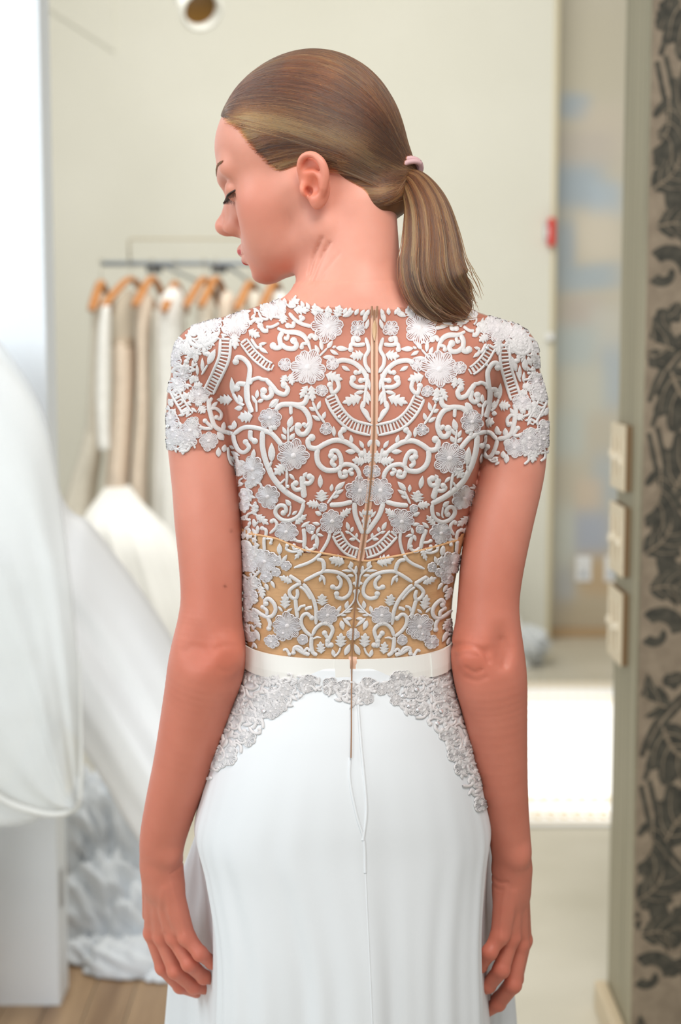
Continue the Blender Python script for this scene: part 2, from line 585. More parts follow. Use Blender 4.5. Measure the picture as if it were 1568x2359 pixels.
box_obj('foot', (c[0] - 0.006, yw - 0.025, c[2] - 0.024), (c[0] + 0.010, yw - 0.003, c[2] - 0.014), material('sensor_grey', srgb(150, 154, 150), 0.5), e, bevel=0.002)

# white rug with gilt scroll borders under the spotlight
M_RUG = material('white_rug_pile', srgb(244, 243, 240), 0.85)
M_GILT = material('gilt_border', srgb(222, 200, 156), 0.5)
ra, rb = PZ(1300, 1908, 0.0)[1], PZ(1300, 1577, 0.0)[1]
rug = box_obj('rug', (0.35, ra, 0.001), (2.4, rb, 0.014), M_RUG, bevel=0.004)
tag(rug, 'bright white rug with faint gold scroll borders on the pale floor', 'rug')
parts = []
for yb_, hgt in ((rb - 0.06, 1), (rb - 0.34, 1), (ra + 0.08, 1), (ra + 0.26, .6)):
    for k in range(46):
        x = 0.42 + k * 0.042
        pts = [(x + 0.017 * math.cos(t) * (1 - t / 9), yb_ + (0.045 * hgt) * math.sin(t) * (1 - t / 9), 0.0145) for t in np.linspace(0, 5.2, 9)]
        parts.append(tube(pts, 0.0045, 4))
    parts.append(tube([(0.37, yb_ - 0.062 * hgt, 0.0142), (2.38, yb_ - 0.062 * hgt, 0.0142)], 0.004, 4))
V, Fc = merge(parts)
gb = mesh('gilt_border', V, Fc, M_GILT, rug); gb['kind'] = 'stuff'

# wooden boards at the foot of the partition
M_BOARD = material('floor_board', srgb(176, 128, 78), 0.4)
noise_color(M_BOARD, srgb(128, 100, 72), srgb(172, 142, 108), 14, 5, (1, 0.08, 1))
y0b, y1b = 2.75, 4.15
bd = None
for k in range(14):
    x0 = -1.62 + k * 0.095
    o = box_obj('floor_board', (x0, y0b + (0.0 if k % 2 else 0.0), 0.0005), (x0 + 0.0925, y1b, 0.006), M_BOARD, bd, bevel=0.0012)
    if bd is None:
        bd = o; bd.name = 'trim_4'; bd['kind'] = 'structure'
# ------------------------------------------------------------------ ceiling spotlight at the top edge
def lathe(prof, n=28):
    V, Fc = [], []
    for r, z in prof:
        for k in range(n):
            a = 2 * math.pi * k / n
            V.append((r * math.cos(a), r * math.sin(a), z))
    for i in range(len(prof) - 1):
        for k in range(n):
            a, b = i * n + k, i * n + (k + 1) % n
            Fc.append((a, b, b + n, a + n))
    return V, Fc


YS = 5.0
c = P(462, 22, YS)
e = empty('track_spotlight', (c[0], YS, c[2]))
tag(e, 'white tilted ceiling spotlight with a dark amber opening at the top', 'spotlight')
M_CAN = material('white_enamel', srgb(232, 232, 224), 0.35)
d = Vector((0.34, -0.66, -0.52)).normalized()
R_ = d.to_track_quat('Z', 'Y').to_matrix()


def place(vf, off=0.0):
    V, Fc = vf
    return [tuple(Vector(c) + R_ @ (Vector(v) + Vector((0, 0, off)))) for v in V], Fc


V, Fc = place(lathe([(0.012, -0.16), (0.040, -0.155), (0.050, -0.13), (0.058, -0.06), (0.068, 0.0), (0.071, 0.012), (0.064, 0.016), (0.056, 0.010), (0.052, -0.02)]))
mesh('can', V, Fc, M_CAN, e)
V, Fc = place(lathe([(0.0, -0.018), (0.030, -0.018), (0.0535, -0.012)]))
mesh('lens', V, Fc, material('amber_lens', srgb(128, 92, 40), 0.35), e)
j = np.array(c) - np.array(d) * 0.10
k = np.array([j[0] - 0.10, j[1], j[2] + 0.06])
V, Fc = merge([tube([j, (j + k) / 2 + [0, 0, 0.01], k], 0.010, 8), tube([k, k + [0, 0, 0.20]], 0.012, 8)])
mesh('yoke', V, Fc, M_CAN, e)
box_obj('joint', (k[0] - 0.022, k[1] - 0.02, k[2] - 0.025), (k[0] + 0.022, k[1] + 0.02, k[2] + 0.035), material('dark_joint', srgb(60, 64, 72), 0.4), e, bevel=0.005)
V, Fc = tube([k + [0, 0, 0.20], [k[0], k[1], 4.1]], 0.009, 8)
mesh('ceiling_stem', V, Fc, M_CAN, e)

# ------------------------------------------------------------------ gown rack, hangers, gowns
YR = 5.9
zbar = P(400, 607, YR)[2]
M_STEEL = material('grey_steel', srgb(142, 152, 160), 0.4)
M_WIRE = material('thin_brass_wire', srgb(176, 166, 140), 0.45, metal=0.3)
rk = empty('garment_rail', (P(450, 607, YR)[0], YR, 0.0))
tag(rk, 'grey wall mounted garment rail holding a row of wedding gowns', 'clothes rail')
bx0, bx1 = P(235, 607, YR)[0], P(1010, 607, YR)[0]
V, Fc = tube([(bx0, YR, zbar), (bx1, YR, zbar)], 0.0105, 10)
mesh('bar', V, Fc, M_STEEL, rk)
zu_ = P(400, 553, YR)[2]
xw = P(297, 553, YR)[0]
V, Fc = merge([tube([(xw, YR, zbar), (xw, YR, zu_), (xw + 0.012, YR, zu_ + 0.004), (bx1, YR, zu_ + 0.004)], 0.0042, 6)])
mesh('upper_wire', V, Fc, M_WIRE, rk)
yw = Y_BACK - 0.20
for ub in (352, 502, 820):
    xb_ = P(ub, 614, YR)[0]
    box_obj('bracket', (xb_ - 0.030, YR + 0.030, zbar - 0.035), (xb_ + 0.030, YR + 0.062, zbar + 0.012), material('dark_bracket', srgb(104, 112, 118), 0.4), rk, bevel=0.006)
    V, Fc = tube([(xb_ + 0.024, YR, zbar), (xb_ + 0.024, yw - 0.001, zbar)], 0.008, 8)
    mesh('wall_arm', V, Fc, M_STEEL, rk)

M_HANG = material('hanger_wood', srgb(186, 124, 70), 0.4)
noise_color(M_HANG, srgb(166, 104, 54), srgb(204, 144, 88), 40, 3, (1, 1, 6))
M_HOOK = material('hook_wire', srgb(190, 186, 170), 0.3, metal=0.7)


def hanger(u, yaw, lab, span=0.40, dv=0):
    x = P(u, 607, YR)[0]
    zt_ = P(u, 640 + dv, YR)[2]
    e = empty('coat_hanger', (x, YR, zbar))
    tag(e, lab, 'hanger', 'wooden hangers on the gown rail')
    ca, sa = math.cos(yaw), math.sin(yaw)
    to = lambda s, z: (x + s * ca, YR + s * sa, z)
    V, F1 = tube([to(-0.018, zbar - 0.004), to(-0.015, zbar + 0.013), to(0, zbar + 0.0185), to(0.017, zbar + 0.011), to(0.017, zbar - 0.012), to(0, zbar - 0.030), to(0, zt_ - 0.004)], 0.0022, 6)
    mesh('hook', V, F1, M_HOOK, e)
    arms = catmull([to(-span / 2, zt_ - 0.115), to(-span * .38, zt_ - 0.085), to(-span * .2, zt_ - 0.040), to(0, zt_ - 0.004), to(span * .2, zt_ - 0.040), to(span * .38, zt_ - 0.085), to(span / 2, zt_ - 0.115)], 4)
    V, F1 = tube(arms, np.interp(np.linspace(-1, 1, len(arms)), [-1, -.8, 0, .8, 1], [.014, .019, .017, .019, .014]), 8, flat=0.62)
    mesh('shoulder', V, F1, M_HANG, e)
    return e


HN = ['leftmost wooden hanger, seen edge on at the end of the gown rail', 'wooden hanger at a slant above the sheer necked beige gown, second on the rail',
      'wooden hanger third from the left on the gown rail', 'wooden hanger fourth on the rail, above the white lace gown', 'wooden hanger fifth on the rail, left of the close pair',
      'wooden hanger sixth on the rail, dark side turned, right of the close pair', 'wooden hanger seventh on the rail, below the chin of the woman', 'wooden hanger eighth on the rail, right below the jaw', 'wooden hanger ninth on the rail, just behind the neck']
for (u, yaw, sp, dv), lab in zip(((232, 1.52, .36, 8), (300, 1.18, .42, 0), (350, 1.35, .40, -2), (403, 1.45, .38, 10), (470, 1.30, .40, 0), (497, 1.36, .40, -1), (577, 1.36, .40, 8), (632, 1.36, .40, 8), (704, 1.36, .4, 0)), HN):
    hanger(u, yaw, lab, sp, dv)


def cloth(name, color, rough=0.75, lace=False, alpha=1.0, bump=0.3, shade=None):
    m = material(name, color, rough, spec=0.25, sheen=0.1)
    c2 = tuple(x * (0.93 if lace else 0.97) for x in color)
    noise_color(m, c2, color, 38 if lace else 6, 5, lo=0.38, hi=0.60)
    if bump:
        noise_bump(m, 30 if lace else 12, bump, 0.01)
    if alpha < 1:
        m.node_tree.nodes['Principled BSDF'].inputs['Alpha'].default_value = alpha
    return m


def loft(name, rows, mat, parent, n=44, folds=8, amp=0.10, seed=0, Y=YR, yaw=0.0, ridge=0.0, cap=True):
    """rows: (v, left, right, depth half, y shift) in photograph pixels at depth Y -> folded tube"""
    r_ = random.Random(seed)
    R0 = []
    for row in rows:
        v, l, r, dep = row[:4]
        ys = row[4] if len(row) > 4 else 0.0
        a, b_ = P(l, v, Y + ys), P(r, v, Y + ys)
        R0.append(((a[0] + b_[0]) / 2, Y + ys, a[2], (b_[0] - a[0]) / 2, dep))
    D = catmull(R0, 6)
    p1, p2, p3 = r_.random() * 6, r_.random() * 6, r_.random() * 6
    V, Fc = [], []
    m = len(D)
    for i in range(m):
        t = i / (m - 1)
        x, y, z, rx, ry = D[i]
        for k_ in range(n):
            a = 2 * math.pi * k_ / n
            f = 1 + amp * (0.25 + 0.75 * t) * (math.sin(folds * a + p1 + 1.2 * t) + 0.6 * math.sin((folds * 2 + 1) * a + p2 - t) + 0.4 * math.sin((folds * 3 + 2) * a + p3 + 5 * t)) / 1.5
            f += ridge * math.sin(26 * t + 3 * a + p2) * 0.5 + ridge * math.sin(61 * t + 5 * a + p1) * 0.35
            V.append((x + rx * f * math.cos(a), y + ry * f * math.sin(a), z))
    for i in range(m - 1):
        for k_ in range(n):
            a, b_ = i * n + k_, i * n + (k_ + 1) % n
            Fc.append((a, b_, b_ + n, a + n))
    if cap:
        Fc += [tuple(range(n - 1, -1, -1)), tuple(range((m - 1) * n, m * n))]
    return mesh(name, V, Fc, mat, parent)


IVORY, BEIGE, WHITE, PEARL = srgb(236, 230, 216), srgb(238, 222, 204), srgb(246, 246, 242), srgb(226, 220, 206)
ML_IV, ML_BE, ML_WH = cloth('ivory_lace', IVORY, lace=True), cloth('beige_lace', BEIGE, lace=True, bump=0.2), cloth('white_lace', WHITE, lace=True)
MT_WH, MT_PE = cloth('white_tulle', WHITE, bump=0.15), cloth('pearl_crepe', PEARL)
M_SHEER = cloth('sheer_net', srgb(220, 204, 182), alpha=0.5, bump=0.1)


def gown(u, lab, grp='gowns hanging on the rail'):
    e = empty('wedding_gown', (P(u, 700, YR)[0], YR, 0.0))
    tag(e, lab, 'gown', grp)
    return e


g = gown(205, 'ivory lace gown with a long train at the left end of the rail')
loft('bodice', [(676, 224, 238, .10), (700, 216, 244, .12), (790, 212, 240, .11), (900, 206, 238, .11), (990, 200, 236, .11)], ML_IV, g, folds=4, amp=.06, seed=1, cap=False)
loft('skirt', [(980, 199, 236, .11), (1040, 184, 234, .12), (1120, 158, 222, .13), (1200, 138, 214, .14), (1330, 108, 204, .15), (1480, 80, 200, .16), (1690, 50, 200, .17)], ML_IV, g, folds=5, amp=.10, seed=2, cap=False)
g = gown(285, 'beige fitted gown with sheer neckline, lace sleeve and white tulle skirt, second on the rail')
loft('sheer_yoke', [(668, 292, 308, .10), (700, 262, 314, .13), (745, 258, 312, .14), (800, 258, 312, .13)], M_SHEER, g, folds=3, amp=.03, seed=3, cap=False)
loft('bodice', [(778, 264, 306, .12), (800, 258, 312, .13), (900, 258, 312, .12), (1000, 252, 306, .12), (1080, 246, 300, .13), (1135, 242, 298, .13)], ML_BE, g, folds=3, amp=.04, seed=4, cap=False)
loft('sleeve', [(705, 236, 254, .04, -.20), (760, 226, 252, .05, -.20), (880, 220, 250, .05, -.20), (960, 222, 250, .05, -.20), (1036, 226, 252, .05, -.20)], ML_WH, g, folds=4, amp=.06, seed=5)
loft('tulle_skirt', [(1118, 246, 296, .10, -.10), (1150, 222, 318, .13, -.34), (1190, 196, 356, .16, -.52), (1240, 190, 400, .18, -.58), (1320, 200, 440, .20, -.60), (1440, 220, 480, .22, -.62), (1640, 190, 500, .24, -.64), (1760, 180, 500, .24, -.64)], MT_WH, g, n=110, folds=13, amp=.06, seed=6, cap=False)
g = gown(335, 'narrow blush lace gown, third on the rail')
loft('bodice', [(676, 336, 346, .10), (700, 320, 350, .13), (760, 318, 348, .13), (850, 318, 347, .12), (930, 320, 347, .12)], ML_BE, g, folds=4, amp=.05, seed=7, cap=False)
loft('skirt', [(925, 320, 347, .12), (1000, 316, 346, .12), (1080, 308, 342, .13), (1180, 306, 342, .13), (1400, 308, 342, .13), (1690, 308, 342, .13)], ML_BE, g, folds=5, amp=.06, seed=8, cap=False)
g = gown(390, 'white gown with lace cap sleeves, fourth on the rail beside the shoulder')
loft('bodice', [(664, 394, 412, .10), (690, 368, 424, .14), (740, 358, 428, .15), (800, 358, 428, .14), (900, 362, 424, .13)], ML_WH, g, folds=4, amp=.05, seed=9, cap=False)
loft('skirt', [(890, 362, 424, .13), (960, 358, 426, .14), (1060, 354, 436, .15), (1200, 350, 440, .16), (1450, 350, 440, .17), (1690, 350, 440, .17)], MT_WH, g, n=70, folds=9, amp=.06, seed=10, cap=False)
for u, w0, mat_, sd, lab in ((474, 20, ML_IV, 11, 'ivory lace gown, fifth on the rail, above the left shoulder'), (524, 20, ML_BE, 12, 'beige lace gown, sixth on the rail, above the left shoulder'),
                             (588, 22, MT_PE, 13, 'pearl crepe gown, seventh on the rail below the chin'), (645, 22, ML_WH, 14, 'white lace gown, eighth on the rail below the jaw')):
    g = gown(u, lab)
    loft('bodice', [(672, u - 7, u + 8, .10), (700, u - w0, u + w0, .13), (780, u - w0, u + w0, .13), (900, u - w0, u + w0, .12)], mat_, g, folds=4, amp=.05, seed=sd, cap=False)
    loft('skirt', [(890, u - w0, u + w0, .12), (1100, u - w0, u + w0, .13), (1690, u - w0, u + w0, .14)], MT_WH, g, folds=7, amp=.05, seed=sd + 20, cap=False)

# white train in front of the partition, with the veil hanging over its edge
MT_SAT = cloth('white_satin', srgb(251, 252, 253), 0.5, bump=0.05)


def sheet(name, top, bot, mat, parent, nu=40, nv=26, bulge=0.10, folds=3.0, amp=0.018, thick=0.0015, seed=0):
    """cloth between two pixel/depth curves, bulging toward the viewer, with fold relief"""
    a = catmull([P(*q) for q in top], 8); b_ = catmull([P(*q) for q in bot], 8)
    r_ = random.Random(seed); p1, p2 = r_.random() * 6, r_.random() * 6
    ia = np.linspace(0, len(a) - 1, nu); ib = np.linspace(0, len(b_) - 1, nu)
    A = np.stack([np.interp(ia, np.arange(len(a)), a[:, j]) for j in range(3)], 1)
    B = np.stack([np.interp(ib, np.arange(len(b_)), b_[:, j]) for j in range(3)], 1)
    V, Fc = [], []
    for i in range(nu):
        s = i / (nu - 1)
        for j in range(nv):
            t = j / (nv - 1)
            q = A[i] * (1 - t) + B[i] * t
            w = math.sin(math.pi * t)
            dy = -bulge * w ** 0.7 + amp * (math.sin(folds * 6.28 * t + p1 + 1.5 * s) + 0.5 * math.sin(folds * 13.1 * t + p2 - 2 * s)) * (0.3 + 0.7 * w)
            V.append(q + [0, dy, 0])
    for i in range(nu - 1):
        for j in range(nv - 1):
            x = i * nv + j
            Fc.append((x, x + 1, x + nv + 1, x + nv))
    o = mesh(name, V, Fc, mat, parent)
    m = o.modifiers.new('cloth', 'SOLIDIFY'); m.thickness = thick; m.offset = 1
    return o


tr = empty('wedding_gown', P(60, 1500, 3.1) * np.array([1, 1, 0]))
tag(tr, 'bright white satin gown with its train swept out in front of the left partition', 'gown')
Yt = pl[1] - 0.22
sheet('train', [(-120, 700, Yt), (60, 900, Yt), (142, 1148, Yt), (205, 1205, Yt), (275, 1293, Yt), (345, 1390, Yt), (420, 1510, Yt), (450, 1570, Yt)],
      [(-120, 1500, Yt), (40, 1600, Yt), (160, 1680, Yt), (205, 1745, Yt), (245, 1810, Yt), (285, 1880, Yt), (330, 1950, Yt), (360, 2000, Yt)], MT_SAT, tr, bulge=0.10, folds=2.2, amp=0.010, seed=3)
loft('skirt', [(740, -260, -80, .04, -.05), (820, -330, -10, .05, -.06), (1000, -340, 58, .07, -.06), (1200, -340, 92, .07, -.06), (1500, -350, 96, .07, -.06), (1750, -360, 40, .07, -.06), (1900, -360, -60, .08, -.06), (2100, -360, -90, .08, -.06), (2330, -360, -100, .08, -.06)], MT_SAT, tr, Y=Yt + 0.05, folds=6, amp=.05, seed=31)
M_VEIL = cloth('veil_net', srgb(246, 248, 247), alpha=0.42, bump=0.05)
vl = empty('bridal_veil', P(60, 1850, Yt - 0.16))
tag(vl, 'sheer white veil with rolled hem hanging in front of the left partition', 'veil')
sheet('net', [(-200, 690, Yt - .17), (-60, 720, Yt - .17), (20, 815, Yt - .17), (100, 950, Yt - .17), (140, 1150, Yt - .17), (170, 1400, Yt - .18), (185, 1600, Yt - .18), (187, 1750, Yt - .18), (184, 1838, Yt - .18)],
      [(-200, 1500, Yt - .17), (-160, 1600, Yt - .17), (-120, 1700, Yt - .17), (-60, 1790, Yt - .17), (10, 1835, Yt - .17), (60, 1858, Yt - .175), (120, 1872, Yt - .18), (172, 1862, Yt - .18)], M_VEIL, vl, bulge=0.03, folds=3, amp=0.006, thick=0.0006, seed=8)
sheet('under_net', [(-200, 1300, Yt - .15), (-60, 1300, Yt - .15), (60, 1300, Yt - .15), (110, 1310, Yt - .15)],
      [(-200, 1900, Yt - .15), (-60, 1905, Yt - .15), (60, 1898, Yt - .15), (110, 1870, Yt - .15)], M_VEIL, vl, bulge=0.02, folds=4, amp=0.008, thick=0.0006, seed=9)
hem = catmull([P(*q) for q in [(-40, 1810, Yt - .185), (20, 1848, Yt - .185), (70, 1866, Yt - .19), (120, 1876, Yt - .195), (165, 1868, Yt - .195), (183, 1842, Yt - .195), (188, 1760, Yt - .195), (187, 1650, Yt - .195), (182, 1500, Yt - .19)]], 6)
V, Fc = tube(hem, np.interp(np.linspace(0, 1, len(hem)), [0, .6, .75, 1], [.005, .006, .004, .0015]), 6)
mesh('rolled_hem', V, Fc, cloth('veil_hem', srgb(246, 246, 242), alpha=0.8, bump=0), vl)

# crumpled grey tulle gown on the floor behind the partition edge
MT_GR = cloth('grey_tulle', srgb(236, 241, 246), alpha=0.9, bump=0.3)
tg = empty('wedding_gown', P(280, 2250, 3.75) * np.array([1, 1, 0]))
tag(tg, 'crumpled pale grey tulle gown heaped on the boards beside the partition', 'gown')


def heap(name, c, r, mat, parent, seed, n=70, m=46, amp=0.16):
    r_ = random.Random(seed)
    ph = [(r_.uniform(2, 9), r_.uniform(2, 9), r_.uniform(0, 6.3), r_.uniform(.3, 1)) for _ in range(10)]
    ph += [(r_.uniform(9, 20), r_.uniform(9, 20), r_.uniform(0, 6.3), r_.uniform(.15, .4)) for _ in range(10)]
    V, Fc = [], []
    for i in range(m + 1):
        th = math.pi * i / m
        for k_ in range(n):
            a = 2 * math.pi * k_ / n
            d_ = (math.sin(th) * math.cos(a), math.sin(th) * math.sin(a), math.cos(th))
            f = 0
            for fa, fb, p_, w in ph:
                f += w * (1 - abs(math.sin(fa * d_[0] + fb * d_[2] + p_ + 1.3 * math.sin(3 * d_[1] + p_))) * 2)
            f = 1 + amp * f / 3.2
            zz = c[2] + r[2] * f * d_[2]
            g_ = 1.0 if zz > 0.008 else 0.75
            V.append((c[0] + r[0] * f * d_[0] * g_, c[1] + r[1] * f * d_[1] * g_, max(0.008, zz)))
    for i in range(m):
        for k_ in range(n):
            a, b_ = i * n + k_, i * n + (k_ + 1) % n
            Fc.append((a, b_, b_ + n, a + n))
    return mesh(name, V, Fc, mat, parent)


Yg = 3.86
for nm, u, v, dy, r, sd in (('tulle_skirt', 285, 1990, 0.0, (0.155, 0.15, 0.26), 4), ('tulle_layer', 215, 1930, -.02, (0.090, 0.13, 0.19), 6), ('tulle_layer', 250, 2130, -.14, (0.15, 0.12, 0.20), 8),
                            ('tulle_layer', 330, 2160, -.18, (0.13, 0.12, 0.17), 5), ('tulle_flounce', 300, 2235, -.32, (0.13, 0.09, 0.085), 7), ('tulle_flounce', 205, 2225, -.26, (0.085, 0.07, 0.085), 10),
                            ('tulle_flounce', 372, 2262, -.36, (0.07, 0.07, 0.05), 11)):
    h0 = P(u, v, Yg + dy)
    heap(nm, (h0[0], Yg + dy, h0[2]), r, MT_GR, tg, sd, amp=0.13)

# white tulle gown far behind, its hem shows either side of the right arm
fg = empty('wedding_gown', (P(1100, 1470, 7.2)[0], 7.2, 0.0))
tag(fg, 'pale tulle gown train spread on the floor beside the patchy wall, behind the right arm', 'gown')
loft('skirt', [(1120, 1020, 1080, .12), (1250, 985, 1110, .16), (1400, 950, 1180, .22), (1500, 930, 1230, .30), (1520, 925, 1240, .30)], MT_WH, fg, n=70, folds=10, amp=.08, seed=41, Y=7.2)
h4 = P(1222, 1455, 7.15)
heap('tulle_layer', (h4[0], 7.15, 0.10), (0.10, 0.2, 0.09), cloth('pale_tulle', srgb(214, 218, 220), bump=.4), fg, 9)
# ------------------------------------------------------------------ signed distance modelling
def s_cone(p, a, b, ra, rb):
    a, b = np.asarray(a, float), np.asarray(b, float)
    ab = b - a
    t = np.clip(((p - a) @ ab) / (ab @ ab + 1e-12), 0, 1)
    return np.linalg.norm(p - a - t[:, None] * ab, axis=1) - (ra + (rb - ra) * t)


def s_ell(p, c, r, R=None):
    q = p - np.asarray(c, float)
    if R is not None:
        q = q @ R                     # columns of R are the ellipsoid axes
    r = np.asarray(r, float)
    k0 = np.linalg.norm(q / r, axis=1)
    k1 = np.linalg.norm(q / (r * r), axis=1)
    return k0 * (k0 - 1.0) / (k1 + 1e-9)


def smin(a, b, k):
    if np.isscalar(k) and k <= 0:
        return np.minimum(a, b)
    h = np.clip(0.5 + 0.5 * (b - a) / k, 0, 1)
    return b + (a - b) * h - k * h * (1 - h)


def smax(a, b, k):
    return -smin(-a, -b, k)


class Field:
    """list of operations, each with a bounding box"""
    def __init__(self):
        self.ops = []

    def add(self, fn, lo, hi, k=0.0, sub=False):
        pad = 0.02 + k
        self.ops.append((fn, np.asarray(lo) - pad, np.asarray(hi) + pad, k, sub))

    def cone(self, a, b, ra, rb, k=0.0, sub=False):
        a, b = np.asarray(a, float), np.asarray(b, float)
        m = max(ra, rb)
        self.add(lambda p: s_cone(p, a, b, ra, rb), np.minimum(a, b) - m, np.maximum(a, b) + m, k, sub)

    def chain(self, pts, rs, k=0.0, sub=False, per=6, kin=0.0):
        M = catmull(np.hstack([np.asarray(pts, float), np.asarray(rs, float)[:, None]]), per)
        A, r = M[:, :3], M[:, 3]

        def fn(p):
            d = np.full(len(p), 1e3)
            for i in range(len(A) - 1):
                d = np.minimum(d, s_cone(p, A[i], A[i + 1], r[i], r[i + 1]))
            return d
        m = r.max()
        self.add(fn, A.min(0) - m, A.max(0) + m, k, sub)

    def ell(self, c, r, R=None, k=0.0, sub=False):
        c = np.asarray(c, float)
        m = max(r)
        self.add(lambda p: s_ell(p, c, r, R), c - m, c + m, k, sub)

    def __call__(self, p):
        d = np.full(len(p), 0.2)
        for fn, lo, hi, k, sub in self.ops:
            idx = np.nonzero(((p > lo) & (p < hi)).all(1))[0]
            if not len(idx):
                continue
            e = fn(p[idx])
            if sub:
                d[idx] = smax(d[idx], -e, k) if k > 0 else np.maximum(d[idx], -e)
            else:
                d[idx] = smin(d[idx], e, k)
        return d


def surface(fn, lo, hi, h, coarse=4):
    """surface nets over a narrow band; returns V, quads"""
    lo, hi = np.asarray(lo, float), np.asarray(hi, float)
    H = h * coarse
    nb = np.ceil((hi - lo) / H).astype(int)
    cx = [lo[i] + H * (np.arange(nb[i]) + 0.5) for i in range(3)]
    G = np.stack(np.meshgrid(*cx, indexing='ij'), -1).reshape(-1, 3)
    dc = np.concatenate([fn(g) for g in np.array_split(G, max(1, len(G) // 400000))])
    dc = dc.reshape(nb)
    n = nb * coarse
    D = np.repeat(np.repeat(np.repeat(dc, coarse, 0), coarse, 1), coarse, 2).astype(np.float32)
    act = np.argwhere(np.abs(dc) < H * 1.6)
    sub = np.stack(np.meshgrid(*[np.arange(coarse)] * 3, indexing='ij'), -1).reshape(-1, 3)
    for blk in np.array_split(act, max(1, len(act) // 8000)):
        I = (blk[:, None, :] * coarse + sub[None]).reshape(-1, 3)
        D[I[:, 0], I[:, 1], I[:, 2]] = fn(lo + h * (I + 0.5))
    S = D < 0
    c = S[:-1, :-1, :-1]
    anyv, allv = c.copy(), c.copy()
    offs = [(i, j, k) for i in (0, 1) for j in (0, 1) for k in (0, 1)]
    e = [n[i] - 1 for i in range(3)]
    for i, j, k in offs[1:]:
        s = S[i:i + e[0], j:j + e[1], k:k + e[2]]
        anyv |= s
        allv &= s
    cells = np.argwhere(anyv & ~allv)
    idx = np.full(tuple(e), -1, np.int32)
    idx[cells[:, 0], cells[:, 1], cells[:, 2]] = np.arange(len(cells))
    acc = np.zeros((len(cells), 3)); cnt = np.zeros(len(cells))
    for a in range(8):
        for ax in range(3):
            o1 = np.array(offs[a])
            if o1[ax]: continue
            o2 = o1.copy(); o2[ax] = 1
            A = cells + o1; B = cells + o2
            da = D[A[:, 0], A[:, 1], A[:, 2]]; db = D[B[:, 0], B[:, 1], B[:, 2]]
            m = (da < 0) != (db < 0)
            t = da[m] / (da[m] - db[m])
            acc[m] += A[m] + t[:, None] * (B[m] - A[m])
            cnt[m] += 1
    V = lo + h * (acc / cnt[:, None] + 0.5)
    quads = []
    for ax in range(3):
        b, cc = (ax + 1) % 3, (ax + 2) % 3
        sl1 = [slice(1, -1)] * 3; sl2 = [slice(1, -1)] * 3
        sl1[ax] = slice(0, n[ax] - 1); sl2[ax] = slice(1, n[ax])
        a1, a2 = S[tuple(sl1)], S[tuple(sl2)]
        E = np.argwhere(a1 != a2)
        flip = a1[E[:, 0], E[:, 1], E[:, 2]]
        off = np.array([1, 1, 1]); off[ax] = 0
        E = E + off
        ub = np.zeros(3, int); ub[b] = 1
        uc = np.zeros(3, int); uc[cc] = 1
        q = [E - ub - uc, E - uc, E, E - ub]
        Q = np.stack([idx[x[:, 0], x[:, 1], x[:, 2]] for x in q], 1)
        Q[~flip] = Q[~flip][:, ::-1]
        quads.append(Q)
    Q = np.vstack(quads)
    Q = Q[(Q >= 0).all(1)]
    return V, Q


def grad(fn, p, e=0.0008):
    g = np.zeros_like(p)
    for i in range(3):
        d = np.zeros(3); d[i] = e
        g[:, i] = fn(p + d) - fn(p - d)
    return g / (np.linalg.norm(g, axis=1)[:, None] + 1e-12)


# ------------------------------------------------------------------ torso loft from its outline
# (v, left, right, back depth, front depth)
TORSO = [
    (1680, 566, 1040, 1.515, 1.676), (1600, 563, 1040, 1.514, 1.676), (1530, 562, 1040, 1.513, 1.674),
    (1480, 563, 1036, 1.517, 1.670), (1420, 562, 1034, 1.513, 1.672), (1350, 562, 1040, 1.505, 1.678),
    (1250, 561, 1060, 1.492, 1.690), (1150, 553, 1084, 1.481, 1.700), (1050, 540, 1106, 1.476, 1.704),
    (950, 520, 1125, 1.478, 1.700), (880, 516, 1130, 1.486, 1.690), (820, 530, 1110, 1.500, 1.676),
    (770, 590, 1050, 1.517, 1.660), (735, 650, 990, 1.532, 1.645), (700, 700, 940, 1.545, 1.640)]
_t = []
for v, l, r, yb, yf in TORSO:
    a, b = P(l, v, 1.59), P(r, v, 1.59)
    _t.append((a[2], (a[0] + b[0]) / 2, (b[0] - a[0]) / 2, yb, yf))
_t = np.array(_t)[::-1] if _t[0][0] > _t[-1][0] else np.array(_t)
_zz = np.linspace(_t[0, 0], _t[-1, 0], 300)
_tab = np.stack([np.interp(_zz, _t[:, 0], _t[:, i]) for i in range(1, 5)], 1)
_ker = np.exp(-np.linspace(-2, 2, 31) ** 2); _ker /= _ker.sum()
_tab = np.stack([np.convolve(np.pad(_tab[:, i], 15, mode='edge'), _ker, 'valid') for i in range(4)], 1)
TZ0, TZ1 = _zz[0], _zz[-1]


def torso_axis(z):
    return [np.interp(z, _zz, _tab[:, i]) for i in range(4)]


def s_torso(p):
    z = p[:, 2]
    cx, a, yb, yf = torso_axis(z)
    cy, b = (yb + yf) / 2, (yf - yb) / 2
    x, y = p[:, 0] - cx, p[:, 1] - cy
    n = 2.45
    r = ((np.abs(x) / a) ** n + (np.abs(y) / b) ** n) ** (1 / n) + 1e-6
    d = (r - 1) * np.sqrt(x * x + y * y) / r
    d = np.where(r < 0.3, -0.05, d)
    return smax(smax(d, z - TZ1, 0.03), TZ0 - z, 0.005)


BT = Field()
BT.add(s_torso, (-0.30, 1.44, TZ0), (0.30, 1.74, TZ1))
Q3 = lambda u, v, Y: P(u, v, Y)
